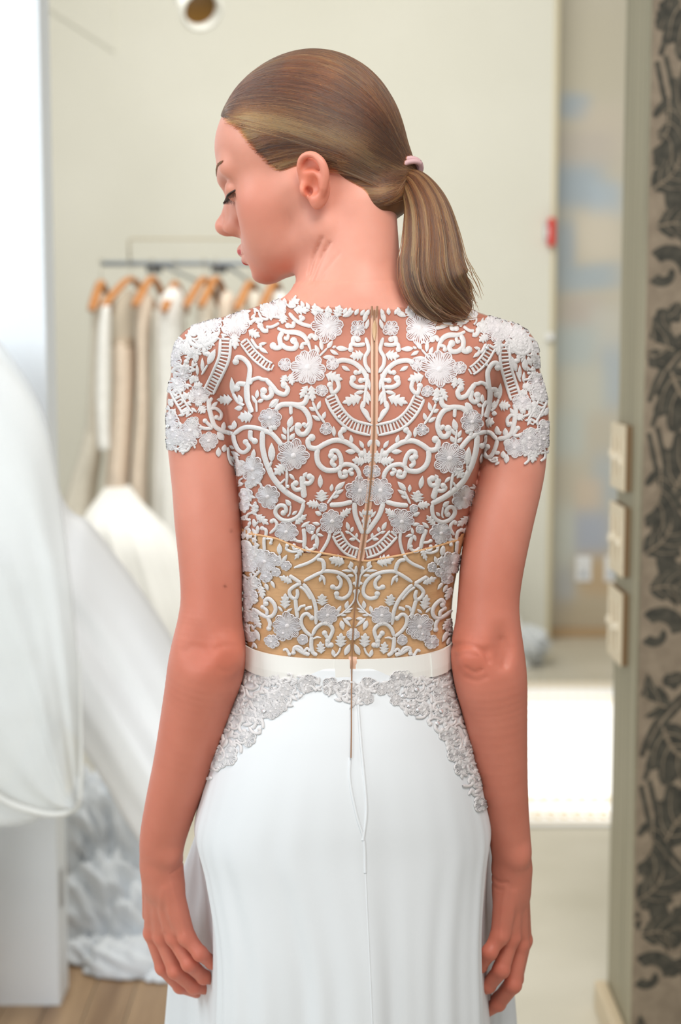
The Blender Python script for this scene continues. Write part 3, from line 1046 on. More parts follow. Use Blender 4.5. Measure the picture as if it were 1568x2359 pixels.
# trapezius and shoulders
for a, b, ra, rb in [((806, 730, 1.578), (470, 813, 1.570), 0.029, 0.026), ((830, 706, 1.578), (1160, 811, 1.570), 0.029, 0.026),
                     ((790, 725, 1.562), (560, 815, 1.548), 0.030, 0.034), ((840, 725, 1.562), (1080, 815, 1.548), 0.030, 0.034),
                     ((775, 745, 1.592), (520, 815, 1.610), 0.022, 0.028), ((860, 735, 1.592), (1120, 812, 1.610), 0.022, 0.028)]:
    BT.cone(Q3(*a), Q3(*b), ra, rb, k=0.028)
# shoulder blades, spine furrow
BT.ell(Q3(680, 960, 1.512), (0.042, 0.030, 0.075), k=0.03)
BT.ell(Q3(1010, 960, 1.512), (0.042, 0.030, 0.075), k=0.03)
BT.chain([Q3(842, 830, 1.480), Q3(845, 1000, 1.462), Q3(835, 1200, 1.476), Q3(815, 1400, 1.500)], [0.006, 0.010, 0.010, 0.008], k=0.03, sub=True)

# neck
BN = Field()
BN.chain([Q3(806, 730, 1.585), Q3(803, 640, 1.588), Q3(806, 560, 1.592), Q3(800, 470, 1.600)], [0.0545, 0.0470, 0.0450, 0.0480])
BN.cone(Q3(765, 720, 1.60), Q3(748, 470, 1.590), 0.030, 0.022, k=0.03)       # sternocleidomastoid
BN.cone(Q3(850, 730, 1.565), Q3(838, 480, 1.572), 0.032, 0.024, k=0.03)

# arms
LARM = [(838, 418, 540, 1.580), (900, 389, 540, 1.578), (1000, 385, 545, 1.574), (1060, 390, 548, 1.572), (1130, 397, 552, 1.569),
        (1200, 402, 556, 1.566), (1300, 412, 559, 1.562), (1380, 416, 557, 1.558), (1440, 408, 559, 1.556), (1495, 395, 566, 1.555),
        (1540, 386, 562, 1.556), (1600, 378, 542, 1.560), (1680, 366, 517, 1.567), (1760, 353, 490, 1.575), (1850, 335, 455, 1.586),
        (1930, 322, 428, 1.597), (1985, 323, 420, 1.606), (2030, 330, 422, 1.612)]
RARM = [(838, 1098, 1232, 1.580), (930, 1103, 1258, 1.578), (1000, 1104, 1261, 1.574), (1060, 1104, 1257, 1.572), (1110, 1097, 1249, 1.570),
        (1200, 1076, 1228, 1.565), (1300, 1060, 1207, 1.560), (1380, 1054, 1196, 1.557), (1440, 1048, 1198, 1.554), (1500, 1038, 1206, 1.552),
        (1560, 1045, 1213, 1.552), (1620, 1060, 1214, 1.556), (1700, 1076, 1214, 1.563), (1800, 1098, 1215, 1.573), (1880, 1117, 1218, 1.583),
        (1960, 1131, 1223, 1.593), (2010, 1137, 1221, 1.600), (2050, 1136, 1216, 1.606)]


def arm_chain(rows):
    pts, rs = [], []
    for v, l, r, Y in rows:
        pts.append(P((l + r) / 2, v, Y)); rs.append((r - l) / 2 / ppm(v, Y))
    return pts, rs


def hand(fd, wrist, wr, fingers, thumb):
    w = Q3(*wrist)
    palm = Field()
    mc = []
    for f in fingers:
        p1, r1 = Q3(*f[0][:3]), f[0][3] / 1000
        mc.append((p1, r1))
        palm.cone(w, p1, wr, r1 * 1.02, k=0.0025)
    for (p1, r1), (p2, r2) in zip(mc[:-1], mc[1:]):
        palm.cone(p1 + (w - p1) * 0.12, p2 + (w - p2) * 0.12, r1 * 0.9, r2 * 0.9, k=0.004)
    tp = [Q3(*j[:3]) for j in thumb]; tr = [j[3] / 1000 for j in thumb]
    palm.cone(w, tp[1], wr * 0.9, tr[1], k=0.004)
    palm.cone(tp[0], tp[1], tr[0], tr[1], k=0.006)
    L0 = np.array([m[0] for m in mc] + [w, tp[0], tp[1]])
    fd.add(palm, L0.min(0) - 0.022, L0.max(0) + 0.022, k=0.010)
    for i in range(1, len(tp) - 1):
        fd.cone(tp[i], tp[i + 1], tr[i], tr[i + 1], k=0.003)
    for f in fingers:
        pts = [Q3(*j[:3]) for j in f]; rs = [j[3] / 960 for j in f]
        one = Field()
        for i in range(len(pts) - 1):
            one.cone(pts[i], pts[i + 1], rs[i], rs[i + 1], k=0.003)
        for i in (1, 2):
            one.ell(pts[i], (rs[i] * 1.03,) * 3, k=0.003)      # knuckles
        P0 = np.array(pts); m = max(rs)
        fd.add(one, P0.min(0) - m, P0.max(0) + m, k=0.0022)
        fd.ell(pts[0] + np.array([0, -0.002, 0]), (rs[0] * 1.02,) * 3, k=0.004)


BL, BR = Field(), Field()
pts, rs = arm_chain(LARM); BL.chain(pts, rs, per=4)
pts, rs = arm_chain(RARM); BR.chain(pts, rs, per=4)
# elbow bones and dimples
BL.ell(Q3(520, 1508, 1.532), (0.016, 0.011, 0.018), k=0.014)
BL.ell(Q3(448, 1490, 1.511), (0.010, 0.008, 0.014), k=0.020, sub=True)
BR.ell(Q3(1090, 1512, 1.528), (0.014, 0.012, 0.016), k=0.010)
BR.chain([Q3(1046, 1496, 1.525), Q3(1085, 1484, 1.508), Q3(1122, 1500, 1.514)], [0.0015, 0.0025, 0.0015], k=0.007, sub=True)
BR.ell(Q3(1160, 1490, 1.515), (0.007, 0.008, 0.016), k=0.016, sub=True)
BL.ell(Q3(386, 1968, 1.588), (0.009, 0.009, 0.011), k=0.012)          # wrist bones
BR.ell(Q3(1196, 1972, 1.580), (0.009, 0.009, 0.012), k=0.012)
LF = [[(352, 2148, 1.640, 9.6), (376, 2228, 1.640, 8.3), (415, 2272, 1.650, 7.3), (452, 2286, 1.662, 6.2)],
      [(374, 2156, 1.627, 9.9), (404, 2236, 1.621, 8.5), (446, 2273, 1.633, 7.5), (484, 2278, 1.648, 6.4)],
      [(402, 2158, 1.612, 9.4), (436, 2220, 1.603, 8.1), (469, 2251, 1.617, 7.1), (500, 2256, 1.635, 6.2)],
      [(430, 2158, 1.600, 8.8), (461, 2197, 1.592, 7.4), (488, 2217, 1.602, 6.5), (516, 2226, 1.618, 5.7)]]
LT = [(348, 2040, 1.640, 10.5), (350, 2105, 1.664, 9.6), (370, 2165, 1.682, 8.6), (395, 2205, 1.690, 7.0)]
hand(BL, (372, 1998, 1.607), 0.0185, LF, LT)
RF = [[(1204, 2165, 1.634, 9.4), (1186, 2255, 1.632, 8.3), (1150, 2300, 1.645, 7.3), (1118, 2318, 1.660, 6.2)],
      [(1196, 2172, 1.616, 10.0), (1181, 2268, 1.606, 8.7), (1147, 2312, 1.618, 7.6), (1106, 2338, 1.634, 6.5)],
      [(1174, 2160, 1.600, 9.8), (1154, 2234, 1.590, 8.5), (1124, 2270, 1.602, 7.5), (1094, 2288, 1.618, 6.4)],
      [(1150, 2156, 1.586, 9.2), (1127, 2194, 1.578, 7.7), (1106, 2225, 1.590, 6.7), (1088, 2242, 1.606, 5.7)]]
RT = [(1196, 2050, 1.632, 10.5), (1190, 2110, 1.658, 9.5), (1168, 2170, 1.674, 8.5), (1142, 2210, 1.682, 7.0)]
hand(BR, (1178, 2005, 1.600), 0.0185, RF, RT)

# ------------------------------------------------------------------ head, in its own frame (forward, left, up)
YAW, TILT, ROLL = math.radians(74), math.radians(15), math.radians(0)
_Rf = np.array([[0, -1, 0], [1, 0, 0], [0, 0, 1.0]])            # columns f, l, u for a head that faces +Y
_f = np.array([0, math.cos(TILT), -math.sin(TILT)]); _u = np.array([0, math.sin(TILT), math.cos(TILT)]); _l = np.array([-1.0, 0, 0])
_cr, _sr = math.cos(ROLL), math.sin(ROLL)
_l, _u = _l * _cr + _u * _sr, _u * _cr - _l * _sr
_cz, _sz = math.cos(YAW), math.sin(YAW)
_Rz = np.array([[_cz, -_sz, 0], [_sz, _cz, 0], [0, 0, 1.0]])
HR = (_Rz @ np.stack([_f, _l, _u], 1))                            # columns: f, l, u in the world
HC = P(744, 418, 1.612)
HS = 1.0


def W(f, l, u):
    return HC + HR @ (np.array([f, l, u]) * HS)


def to_head(p):
    return ((p - HC) @ HR) / HS


HD = Field()          # in head coordinates
HD.ell((0.001, 0, 0.046), (0.0885, 0.0735, 0.085))
HD.ell((-0.032, 0, 0.018), (0.054, 0.060, 0.056), k=0.02)
HD.ell((0.038, 0, 0.050), (0.0665, 0.062, 0.060), k=0.02)
HD.ell((0.046, 0, -0.016), (0.048, 0.056, 0.066), k=0.025)
for s in (1, -1):
    HD.cone((0.010, s * 0.052, -0.008), (0.004, s * 0.048, -0.054), 0.017, 0.013, k=0.02)
    HD.cone((0.004, s * 0.048, -0.054), (0.082, s * 0.010, -0.0705), 0.013, 0.0115, k=0.02)
    HD.ell((0.052, s * 0.040, -0.012), (0.030, 0.022, 0.026), k=0.02)
    HD.ell((0.060, s * 0.030, -0.042), (0.026, 0.022, 0.028), k=0.02)
    HD.cone((0.082, s * 0.040, 0.034), (0.0985, s * 0.008, 0.031), 0.010, 0.0095, k=0.014)
HD.ell((0.0865, 0, -0.0695), (0.0135, 0.018, 0.0125), k=0.012)
HD.ell((0.071, 0, -0.047), (0.031, 0.032, 0.028), k=0.016)
HD.cone((0.050, 0, -0.054), (0.005, 0, -0.042), 0.018, 0.028, k=0.012)           # under the chin
for s in (1, -1):
    HD.ell((0.1025, s * 0.034, 0.014), (0.0165, 0.020, 0.0125), k=0.012, sub=True)
    HD.ell((0.0825, s * 0.0315, 0.013), (0.0135, 0.0145, 0.0130), k=0.003)
HD.chain([(0.0950, 0, 0.026), (0.1015, 0, 0.010), (0.1090, 0, -0.003), (0.1160, 0, -0.0125)], [0.0080, 0.0075, 0.0080, 0.0090], k=0.008)
HD.ell((0.1182, 0, -0.0140), (0.0085, 0.0085, 0.0080), k=0.006)
HD.cone((0.1145, 0, -0.0200), (0.1005, 0, -0.0265), 0.0045, 0.005, k=0.006)
for s in (1, -1):
    HD.ell((0.1035, s * 0.0115, -0.0185), (0.0115, 0.0062, 0.0080), k=0.006)
    HD.ell((0.097, s * 0.008, -0.008), (0.012, 0.010, 0.022), k=0.008)
    HD.ell((0.1070, s * 0.0070, -0.0262), (0.0070, 0.0032, 0.0045), k=0.002, sub=True)
    HD.cone((0.0925, s * 0.019, -0.018), (0.086, s * 0.027, -0.042), -0.0010, -0.0016, k=0.012, sub=True)
# philtrum, lips
HD.cone((0.1035, 0.0, -0.0445), (0.090, 0.022, -0.0505), 0.0058, 0.0022, k=0.005)
HD.cone((0.1035, 0.0, -0.0445), (0.090, -0.022, -0.0505), 0.0058, 0.0022, k=0.005)
HD.cone((0.0995, 0.006, -0.0560), (0.089, 0.020, -0.0515), 0.0064, 0.0022, k=0.005)
HD.cone((0.0995, -0.006, -0.0560), (0.089, -0.020, -0.0515), 0.0064, 0.0022, k=0.005)
HD.chain([(0.105, 0.0, -0.0505), (0.1035, 0.010, -0.0505), (0.094, 0.022, -0.0510)], [0.0007, 0.0007, 0.0005], k=0.002, sub=True)
HD.chain([(0.105, 0.0, -0.0505), (0.1035, -0.010, -0.0505), (0.094, -0.022, -0.0510)], [0.0007, 0.0007, 0.0005], k=0.002, sub=True)
HD.ell((0.104, 0, -0.0670), (0.008, 0.018, 0.0045), k=0.010, sub=True)

# ears: bowl, rim, inner fold, lobe, tragus
for s in (1, -1):
    E = lambda f, l, u: (f * 0.95, s * l, u * 0.82 - 0.0160)
    HD.ell(E(-0.012, 0.0745, 0.008), (0.0150, 0.0075, 0.0270), k=0.007)
    HD.chain([E(0.000, 0.074, 0.012), E(-0.001, 0.080, 0.025), E(-0.008, 0.084, 0.0345), E(-0.019, 0.087, 0.034),
              E(-0.0275, 0.0885, 0.022), E(-0.0275, 0.0865, 0.006), E(-0.0205, 0.0825, -0.008), E(-0.0125, 0.079, -0.016)],
             [0.0026, 0.0032, 0.0037, 0.0040, 0.0042, 0.0042, 0.0044, 0.0048], k=0.004)
    HD.ell(E(-0.0095, 0.0775, -0.0185), (0.0068, 0.0046, 0.0080), k=0.005)
    HD.ell(E(-0.0125, 0.0895, 0.0225), (0.0088, 0.0095, 0.0080), k=0.004, sub=True)
    HD.ell(E(-0.0095, 0.0900, -0.0005), (0.0085, 0.0125, 0.0100), k=0.004, sub=True)
    HD.chain([E(-0.0205, 0.0840, -0.006), E(-0.0215, 0.0850, 0.006), E(-0.0165, 0.0825, 0.014), E(-0.0060, 0.0790, 0.0175)],
             [0.0028, 0.0034, 0.0030, 0.0022], k=0.004)
    HD.ell(E(0.0015, 0.0775, -0.001), (0.0040, 0.0050, 0.0065), k=0.004)
    HD.ell(E(-0.0040, 0.0790, -0.0040), (0.0036, 0.0080, 0.0048), k=0.002, sub=True)


def f_head(p):
    return HD(to_head(p)) * HS


ZARM = P(784, 1030, 1.58)[2]


def f_body(p):
    t = BT(p)
    n = BN(p)
    d = smin(t, n, 0.022)
    near = ((p - HC) ** 2).sum(1) < 0.19 ** 2
    if near.any():
        h = np.full(len(p), 0.2)
        h[near] = f_head(p[near])
        d = smin(d, h, 0.014)
    k = np.interp(p[:, 2], [ZARM - 0.03, ZARM + 0.05, ZARM + 0.10], [0.001, 0.012, 0.030])
    for a in (BL, BR):
        m = np.nonzero((p[:, 0] < -0.07) if a is BL else (p[:, 0] > 0.08))[0]
        d[m] = smin(d[m], a(p[m]), k[m])
    # creases of the turned neck
    m = np.nonzero((p[:, 1] < 1.60) & (p[:, 0] < 0.03) & (p[:, 2] > CR0[2]) & (p[:, 2] < CR1[2]) & (p[:, 0] > CR0[0]))[0]
    if len(m):
        q = p[m][:, [0, 2]]
        for A, w in CREASE:
            e = np.full(len(m), 1.0)
            for i in range(len(A) - 1):
                ab = A[i + 1] - A[i]
                t = np.clip(((q - A[i]) @ ab) / (ab @ ab), 0, 1)
                e = np.minimum(e, np.linalg.norm(q - A[i] - t[:, None] * ab, axis=1))
            d[m] += w * np.exp(-(e / 0.0017) ** 2)
    m = np.nonzero((p[:, 1] < 1.628) & ((p[:, 2] < 1.24)) & (np.abs(p[:, 0]) > 0.09))[0]
    if len(m):
        q = p[m][:, [0, 2]]
        for A, w, sg in LINES:
            near = np.nonzero(((q > A.min(0) - 0.012) & (q < A.max(0) + 0.012)).all(1))[0]
            if not len(near): continue
            e = np.full(len(near), 1.0)
            for i in range(len(A) - 1):
                ab = A[i + 1] - A[i]
                t = np.clip(((q[near] - A[i]) @ ab) / (ab @ ab), 0, 1)
                e = np.minimum(e, np.linalg.norm(q[near] - A[i] - t[:, None] * ab, axis=1))
            d[m[near]] += w * np.exp(-(e / sg) ** 2)
    return d


LINES = []
for line, Y, w, sg in (([(1042, 1500), (1060, 1485), (1085, 1482), (1110, 1496), (1122, 1516)], 1.53, .0016, .0026), ([(1072, 1532), (1090, 1542), (1106, 1536)], 1.53, .0011, .0022),
                       ([(1050, 1512), (1072, 1500), (1096, 1504)], 1.53, .0008, .0018), ([(1156, 1472), (1166, 1500), (1158, 1528)], 1.53, .0016, .0040), ([(1072, 1556), (1096, 1562), (1118, 1552)], 1.53, .0007, .0024),
                       ([(428, 1498), (446, 1489), (468, 1493)], 1.53, .0007, .0046), ([(498, 1492), (520, 1482), (546, 1486)], 1.53, .0006, .0034), ([(508, 1536), (526, 1542), (544, 1534)], 1.53, .0005, .0030),
                       ([(398, 2002), (412, 1996), (426, 1990)], 1.60, .0010, .0016), ([(1134, 2022), (1150, 2027), (1166, 2024)], 1.59, .0010, .0016), ([(1130, 2040), (1146, 2045), (1160, 2042)], 1.59, .0007, .0014),
                       ([(380, 2030), (372, 2090), (376, 2140)], 1.61, -.0009, .0026), ([(388, 2030), (392, 2090), (402, 2145)], 1.61, -.0009, .0026), ([(398, 2030), (414, 2090), (430, 2145)], 1.60, -.0009, .0026),
                       ([(1184, 2040), (1194, 2100), (1198, 2160)], 1.60, -.0009, .0026), ([(1174, 2040), (1176, 2100), (1174, 2150)], 1.60, -.0009, .0026), ([(1162, 2040), (1154, 2100), (1150, 2150)], 1.59, -.0009, .0026)):
    LINES.append((catmull([P(u, v, Y) for u, v in line], 4)[:, [0, 2]], w, sg))
CREASE = []
for line, w in (([(742, 548), (724, 590), (712, 632)], 0.0017), ([(760, 560), (737, 602), (718, 650)], 0.0015), ([(782, 585), (752, 622), (730, 655)], 0.0008)):
    CREASE.append((catmull([P(u, v, 1.553) for u, v in line], 4)[:, [0, 2]], w))
CR0, CR1 = P(690, 680, 1.55), P(800, 520, 1.55)

BODY_LO, BODY_HI = np.array([-0.245, 1.43, 0.745]), np.array([0.245, 1.80, 1.83])
bV, bQ = surface(f_body, BODY_LO, BODY_HI, 0.0022)
# ------------------------------------------------------------------ the person: body mesh, face parts, hair
def skin_material():
    m = material('skin', srgb(216, 150, 126), 0.48, sss=0.25, sss_r=(1.0, 0.35, 0.2), sss_s=0.012, spec=0.4)
    N, L, b = nodes(m)
    a = N.new('ShaderNodeVertexColor'); a.layer_name = 'tint'
    tc = N.new('ShaderNodeTexCoord')
    nz = N.new('ShaderNodeTexNoise'); nz.inputs['Scale'].default_value = 26; nz.inputs['Detail'].default_value = 3
    mx = N.new('ShaderNodeMixRGB'); mx.blend_type = 'MULTIPLY'
    cr = N.new('ShaderNodeValToRGB')
    cr.color_ramp.elements[0].position = 0.3; cr.color_ramp.elements[0].color = (0.90, 0.84, 0.82, 1)
    cr.color_ramp.elements[1].position = 0.7; cr.color_ramp.elements[1].color = (1, 1, 1, 1)
    mx.inputs[0].default_value = 0.7
    L.new(tc.outputs['Object'], nz.inputs['Vector'])
    L.new(nz.outputs['Fac'], cr.inputs[0])
    L.new(a.outputs['Color'], mx.inputs[1]); L.new(cr.outputs[0], mx.inputs[2])
    L.new(mx.outputs[0], b.inputs['Base Color'])
    n2 = N.new('ShaderNodeTexNoise'); n2.inputs['Scale'].default_value = 900; n2.inputs['Detail'].default_value = 2
    bp = N.new('ShaderNodeBump'); bp.inputs['Strength'].default_value = 0.10; bp.inputs['Distance'].default_value = 0.0006
    L.new(tc.outputs['Object'], n2.inputs['Vector']); L.new(n2.outputs['Fac'], bp.inputs['Height']); L.new(bp.outputs[0], b.inputs['Normal'])
    return m


M_SKIN = skin_material()
# finer vertices: slide onto the true surface once
for _ in range(2):
    bV = bV - grad(f_body, bV) * np.clip(f_body(bV), -0.0015, 0.0015)[:, None]
bN = grad(f_body, bV)
person = mesh_np('person', bV, bQ, M_SKIN)
tag(person, 'woman seen from behind in a white lace wedding gown, head turned left, low ponytail', 'person')

hb = to_head(bV)
base = np.array(srgb(226, 160, 140))
tint = np.tile(base, (len(bV), 1))


def blush(center, rad, col, amt, pts=None):  # soft spot of skin tint: blush, moles and the painted face shade
    q = hb if pts is None else pts
    w = np.exp(-(((q - np.asarray(center)) / np.asarray(rad)) ** 2).sum(1)) * amt
    tint[:] = tint * (1 - w[:, None]) + np.array(col) * w[:, None]


blush((0.070, 0.03, -0.005), (0.062, 0.09, 0.085), srgb(204, 138, 114), 0.85)  # whole face front darker: its shading, put into the skin tint
RED = srgb(218, 118, 92)
blush((-0.012, 0.082, -0.008), (0.022, 0.012, 0.030), srgb(222, 118, 86), 0.8)
blush((0.060, 0.050, -0.012), (0.03, 0.02, 0.025), srgb(220, 132, 112), 0.5)
blush((0.116, 0.0, -0.015), (0.012, 0.015, 0.012), srgb(220, 130, 108), 0.4)
# arms and hands are ruddier than the back
_arm = np.minimum(BL(bV), BR(bV)) < 0.003
_low = np.interp(bV[:, 2], [0.78, 1.25, 1.36], [0.95, 0.9, 0.35]) * _arm
tint[:] = tint * (1 - _low[:, None]) + np.array(srgb(204, 124, 102)) * _low[:, None]
for q in (Q3(505, 1510, 1.53), Q3(1090, 1515, 1.53)):
    blush(q, (0.022, 0.02, 0.022), srgb(204, 104, 78), 0.7, bV)
for hnd in (LF, RF):
    for f in hnd:
        for j in f[:3]:
            blush(Q3(*j[:3]), (0.011, 0.011, 0.011), srgb(206, 106, 84), 0.6, bV)
for (u, v, Y) in ((529, 1229, 1.52), (516, 1355, 1.52)):       # small moles
    blush(Q3(u, v, Y), (0.0016, 0.03, 0.0016), srgb(120, 60, 45), 0.85, bV)
set_colors(person, tint)


def head_mesh(name, field, lo, hi, h, mat, parent=person):
    V, Q = surface(field, lo, hi, h, 3)
    V = HC + (V * HS) @ HR.T
    return mesh_np(name, V, Q, mat, parent)


# lips
LP = Field()
for s in (1, -1):
    LP.cone((0.1042, 0.002 * s, -0.0450), (0.0912, 0.0215 * s, -0.0500), 0.0054, 0.0016, k=0.003)
    LP.cone((0.1004, 0.005 * s, -0.0555), (0.0905, 0.0195 * s, -0.0515), 0.0062, 0.0018, k=0.003)
    LP.chain([(0.108, 0.0, -0.0505), (0.1060, 0.010 * s, -0.0505), (0.096, 0.022 * s, -0.0512)], [0.0008, 0.0008, 0.0006], k=0.002, sub=True)
M_LIP = material('lipstick', srgb(188, 42, 40), 0.32, sss=0.15, sss_s=0.004)
head_mesh('lips', LP, (0.075, -0.03, -0.066), (0.115, 0.03, -0.036), 0.0009, M_LIP)

M_DARK = material('dark_hair', srgb(52, 34, 24), 0.5)
M_BROW = material('brow_hair', srgb(128, 92, 64), 0.6)
M_LID = material('eye_shadow', srgb(196, 140, 118), 0.25)


def on_eye(az, lat, r=0.0140, s=1):
    """az from forward toward the temple, latitude up"""
    return np.array([0.0825, s * 0.0315, 0.013]) + r * np.array([math.cos(az) * math.cos(lat), s * math.sin(az) * math.cos(lat) * 1.05, math.sin(lat)])


for s in (1, -1):
    parts = []
    edge = [W(*on_eye(math.radians(a), math.radians(-12 - 10 * math.cos(math.radians(a * 0.9))), 0.0139 + 0.0012 * max(0, a - 40) / 60, s)) for a in np.linspace(-60, 108, 18)]
    parts.append(tube(edge, [0.0004] + [0.0010] * 16 + [0.0004], 6))
    for k in range(26):
        a = -50 + 158 * k / 25
        r0 = on_eye(math.radians(a), math.radians(-20), 0.0138 + 0.0012 * max(0, a - 40) / 60, s)
        out = on_eye(math.radians(a), math.radians(-30), 0.0208 + 0.0015 * rng.random(), s)
        mid = (r0 + out) / 2 + np.array([0.001, 0, -0.0016])
        parts.append(tube([W(*r0), W(*mid), W(*out)], [0.00050, 0.0004, 0.00012], 4))
    V, Fc = merge(parts)
    mesh('eyelashes', V, Fc, M_DARK, person)
    parts = []
    for k in range(60):
        t = rng.random()
        c = np.array([0.1000 - 0.0155 * t ** 1.5, s * (0.009 + 0.036 * t), 0.0345 + 0.0040 * math.sin(t * 2.2)])
        c += np.array([0.0, 0, (rng.random() - 0.5) * 0.0035 * (1 - 0.6 * t)])
        q = to_head(np.array([W(*c)]))
        d0 = HD(q)[0]; g = grad(HD, q)[0]
        c = q[0] - g * (d0 - 0.0003)
        e = c + np.array([-0.003, s * 0.006, 0.002])
        q = e[None]; e = e - grad(HD, q)[0] * (HD(q)[0] - 0.0006)
        parts.append(tube([W(*c), W(*((c + e) / 2 + grad(HD, q)[0] * 0.0003)), W(*e)], [0.0005, 0.0006, 0.0002], 4))
    V, Fc = merge(parts)
    mesh('eyebrow', V, Fc, M_BROW, person)

# finger nails (only a few sit where the photo could show them)
# ------------------------------------------------------------------ hair cap
HLINE = np.array([(-0.12, -0.036), (-0.080, -0.044), (-0.066, -0.051), (-0.056, -0.054), (-0.047, -0.044), (-0.036, -0.020), (-0.0310, -0.002),
                  (-0.024, 0.008), (-0.010, 0.013), (0.000, 0.010), (0.010, 0.002), (0.019, 0.003), (0.0265, 0.012), (0.038, 0.035),
                  (0.051, 0.061), (0.060, 0.072), (0.069, 0.080), (0.078, 0.087), (0.086, 0.093), (0.12, 0.104)])


def hline(f):
    return np.interp(f, HLINE[:, 0], HLINE[:, 1])


SK = Field()
SK.ell((0.001, 0, 0.046), (0.0885, 0.0735, 0.085))
SK.ell((-0.032, 0, 0.018), (0.054, 0.060, 0.056), k=0.02)
SK.ell((0.038, 0, 0.050), (0.0665, 0.062, 0.060), k=0.02)
SK.ell((0.046, 0, -0.016), (0.048, 0.056, 0.066), k=0.025)
SK.cone((-0.045, 0.0, -0.030), (-0.055, 0, -0.075), 0.048, 0.040, k=0.012)
TIE = np.array([-0.0880, 0.0, -0.0155])


def f_cap(q):
    h = hline(q[:, 0])
    e = q[:, 2] - h
    sd = SK(q)
    t = 0.0012 + 0.0026 * np.clip(e / 0.030, 0, 1) ** 0.7
    d = sd - t
    d = smax(d, -e, 0.003)
    knot = s_cone(q, (-0.058, 0, -0.010), TIE, 0.028, 0.0085)
    nape = s_ell(q, (-0.060, 0.010, -0.040), (0.024, 0.040, 0.019))
    d = smin(d, smin(knot, nape, 0.010), 0.010)
    return d


M_HAIRBASE = material('hair_base', srgb(104, 72, 46), 0.5, spec=0.3)
noise_color(M_HAIRBASE, srgb(74, 50, 34), srgb(134, 98, 64), 22, 5)
cV, cQ = surface(f_cap, (-0.115, -0.095, -0.075), (0.115, 0.095, 0.145), 0.0025, 4)
hair = mesh_np('hair', HC + cV @ HR.T, cQ, M_HAIRBASE, person)
tag(hair, 'light brown hair combed back smooth')


def hair_shader():
    m = bpy.data.materials.new('hair_strands')
    m.use_nodes = True
    N, L = m.node_tree.nodes, m.node_tree.links
    for n in list(N):
        if n.type != 'OUTPUT_MATERIAL': N.remove(n)
    out = [n for n in N if n.type == 'OUTPUT_MATERIAL'][0]
    h = N.new('ShaderNodeBsdfHairPrincipled')
    h.parametrization = 'COLOR'
    h.inputs['Roughness'].default_value = 0.36
    h.inputs['Radial Roughness'].default_value = 0.40
    h.inputs['Coat'].default_value = 0.05
    a = N.new('ShaderNodeAttribute'); a.attribute_name = 'tint'
    L.new(a.outputs['Color'], h.inputs['Color'])
    L.new(h.outputs[0], out.inputs[0])
    return m


M_STRAND = hair_shader()


def curves_obj(name, paths, radii, cols, parent):
    hc = bpy.data.hair_curves.new(name)
    n, k = len(paths), paths[0].shape[0]
    hc.add_curves([k] * n)
    hc.attributes['position'].data.foreach_set('vector', np.asarray(paths, np.float32).ravel())
    r = hc.attributes.get('radius') or hc.attributes.new('radius', 'FLOAT', 'POINT')
    r.data.foreach_set('value', np.asarray(radii, np.float32).ravel())
    c = hc.attributes.new('tint', 'FLOAT_COLOR', 'CURVE')
    C = np.hstack([np.asarray(cols), np.ones((n, 1))]).astype(np.float32)
    c.data.foreach_set('color', C.ravel())
    o = link(name, hc, M_STRAND, parent, smooth=False)
    return o


H_DARK, H_MID, H_LIGHT = np.array(srgb(48, 27, 15)), np.array(srgb(102, 58, 33)), np.array(srgb(200, 130, 74))


def streak(s, salt=0.0):
    v = (math.sin(s * 23.0 + salt) + math.sin(s * 57.3 + 1.3 + salt) * 0.8 + math.sin(s * 131.0 + 2.1 * salt) * 0.7) / 2.5
    v = v * 0.62 + 0.46 + rng.gauss(0, 0.15)
    v = min(1, max(0, v))
    return H_DARK * (1 - v * 2) + H_MID * v * 2 if v < 0.5 else H_MID * (2 - v * 2) + H_LIGHT * (v * 2 - 1)


# roots along the hairline, swept over the cap into the tie
print('TIEPX', proj(W(*TIE)), W(*TIE))
CEN = np.array([-0.005, 0, 0.030])
NK = 18
rootsL = HLINE[1:-1]
seg = np.r_[0, np.cumsum(np.linalg.norm(np.diff(rootsL, axis=0), axis=1))]
N_CAP = 7000
s_par = nrng.random(N_CAP)
side = np.where(nrng.random(N_CAP) < 0.72, 1, -1)
front = nrng.random(N_CAP) < 0.42
D0 = np.zeros((N_CAP, 3))
for i in range(N_CAP):
    if front[i]:                                    # along the brow hairline and over the crown
        l = (s_par[i] - 0.42) * 0.13
        D0[i] = np.array([0.088 - 3.6 * l * l, l, 0.094 - 2.0 * l * l]) - CEN
    else:
        t = s_par[i] * seg[-1]
        f = np.interp(t, seg, rootsL[:, 0]); u = np.interp(t, seg, rootsL[:, 1])
        D0[i] = np.array([f, side[i] * 0.066 * math.sqrt(max(0.02, 1 - (f / 0.098) ** 2)), u + 0.001 - (0.008 * rng.random() if (rng.random() < 0.35 and f > 0.012) else 0.0)]) - CEN
D0 /= np.linalg.norm(D0, axis=1)[:, None]
D1 = TIE - CEN
D1 = D1 / np.linalg.norm(D1)
D1 = D1 + nrng.normal(0, 0.035, (N_CAP, 3)); D1 /= np.linalg.norm(D1, axis=1)[:, None]
om = np.arccos(np.clip((D0 * D1).sum(1), -1, 1))
tt = np.linspace(0, 1, NK)
lift = np.where((D0[:, 0] > -0.1) & (D0[:, 2] < 0.45), 0.30, 0.04)
paths = np.zeros((N_CAP, NK, 3))
for k, t in enumerate(tt):
    so = np.sin(om) + 1e-6
    d = D0 * (np.sin((1 - t) * om) / so)[:, None] + D1 * (np.sin(t * om) / so)[:, None]
    d[:, 2] += lift * math.sin(math.pi * min(1, t * 1.25)) ** 1.2 * 0.9 if t < 0.8 else 0
    d /= np.linalg.norm(d, axis=1)[:, None]
    paths[:, k] = d
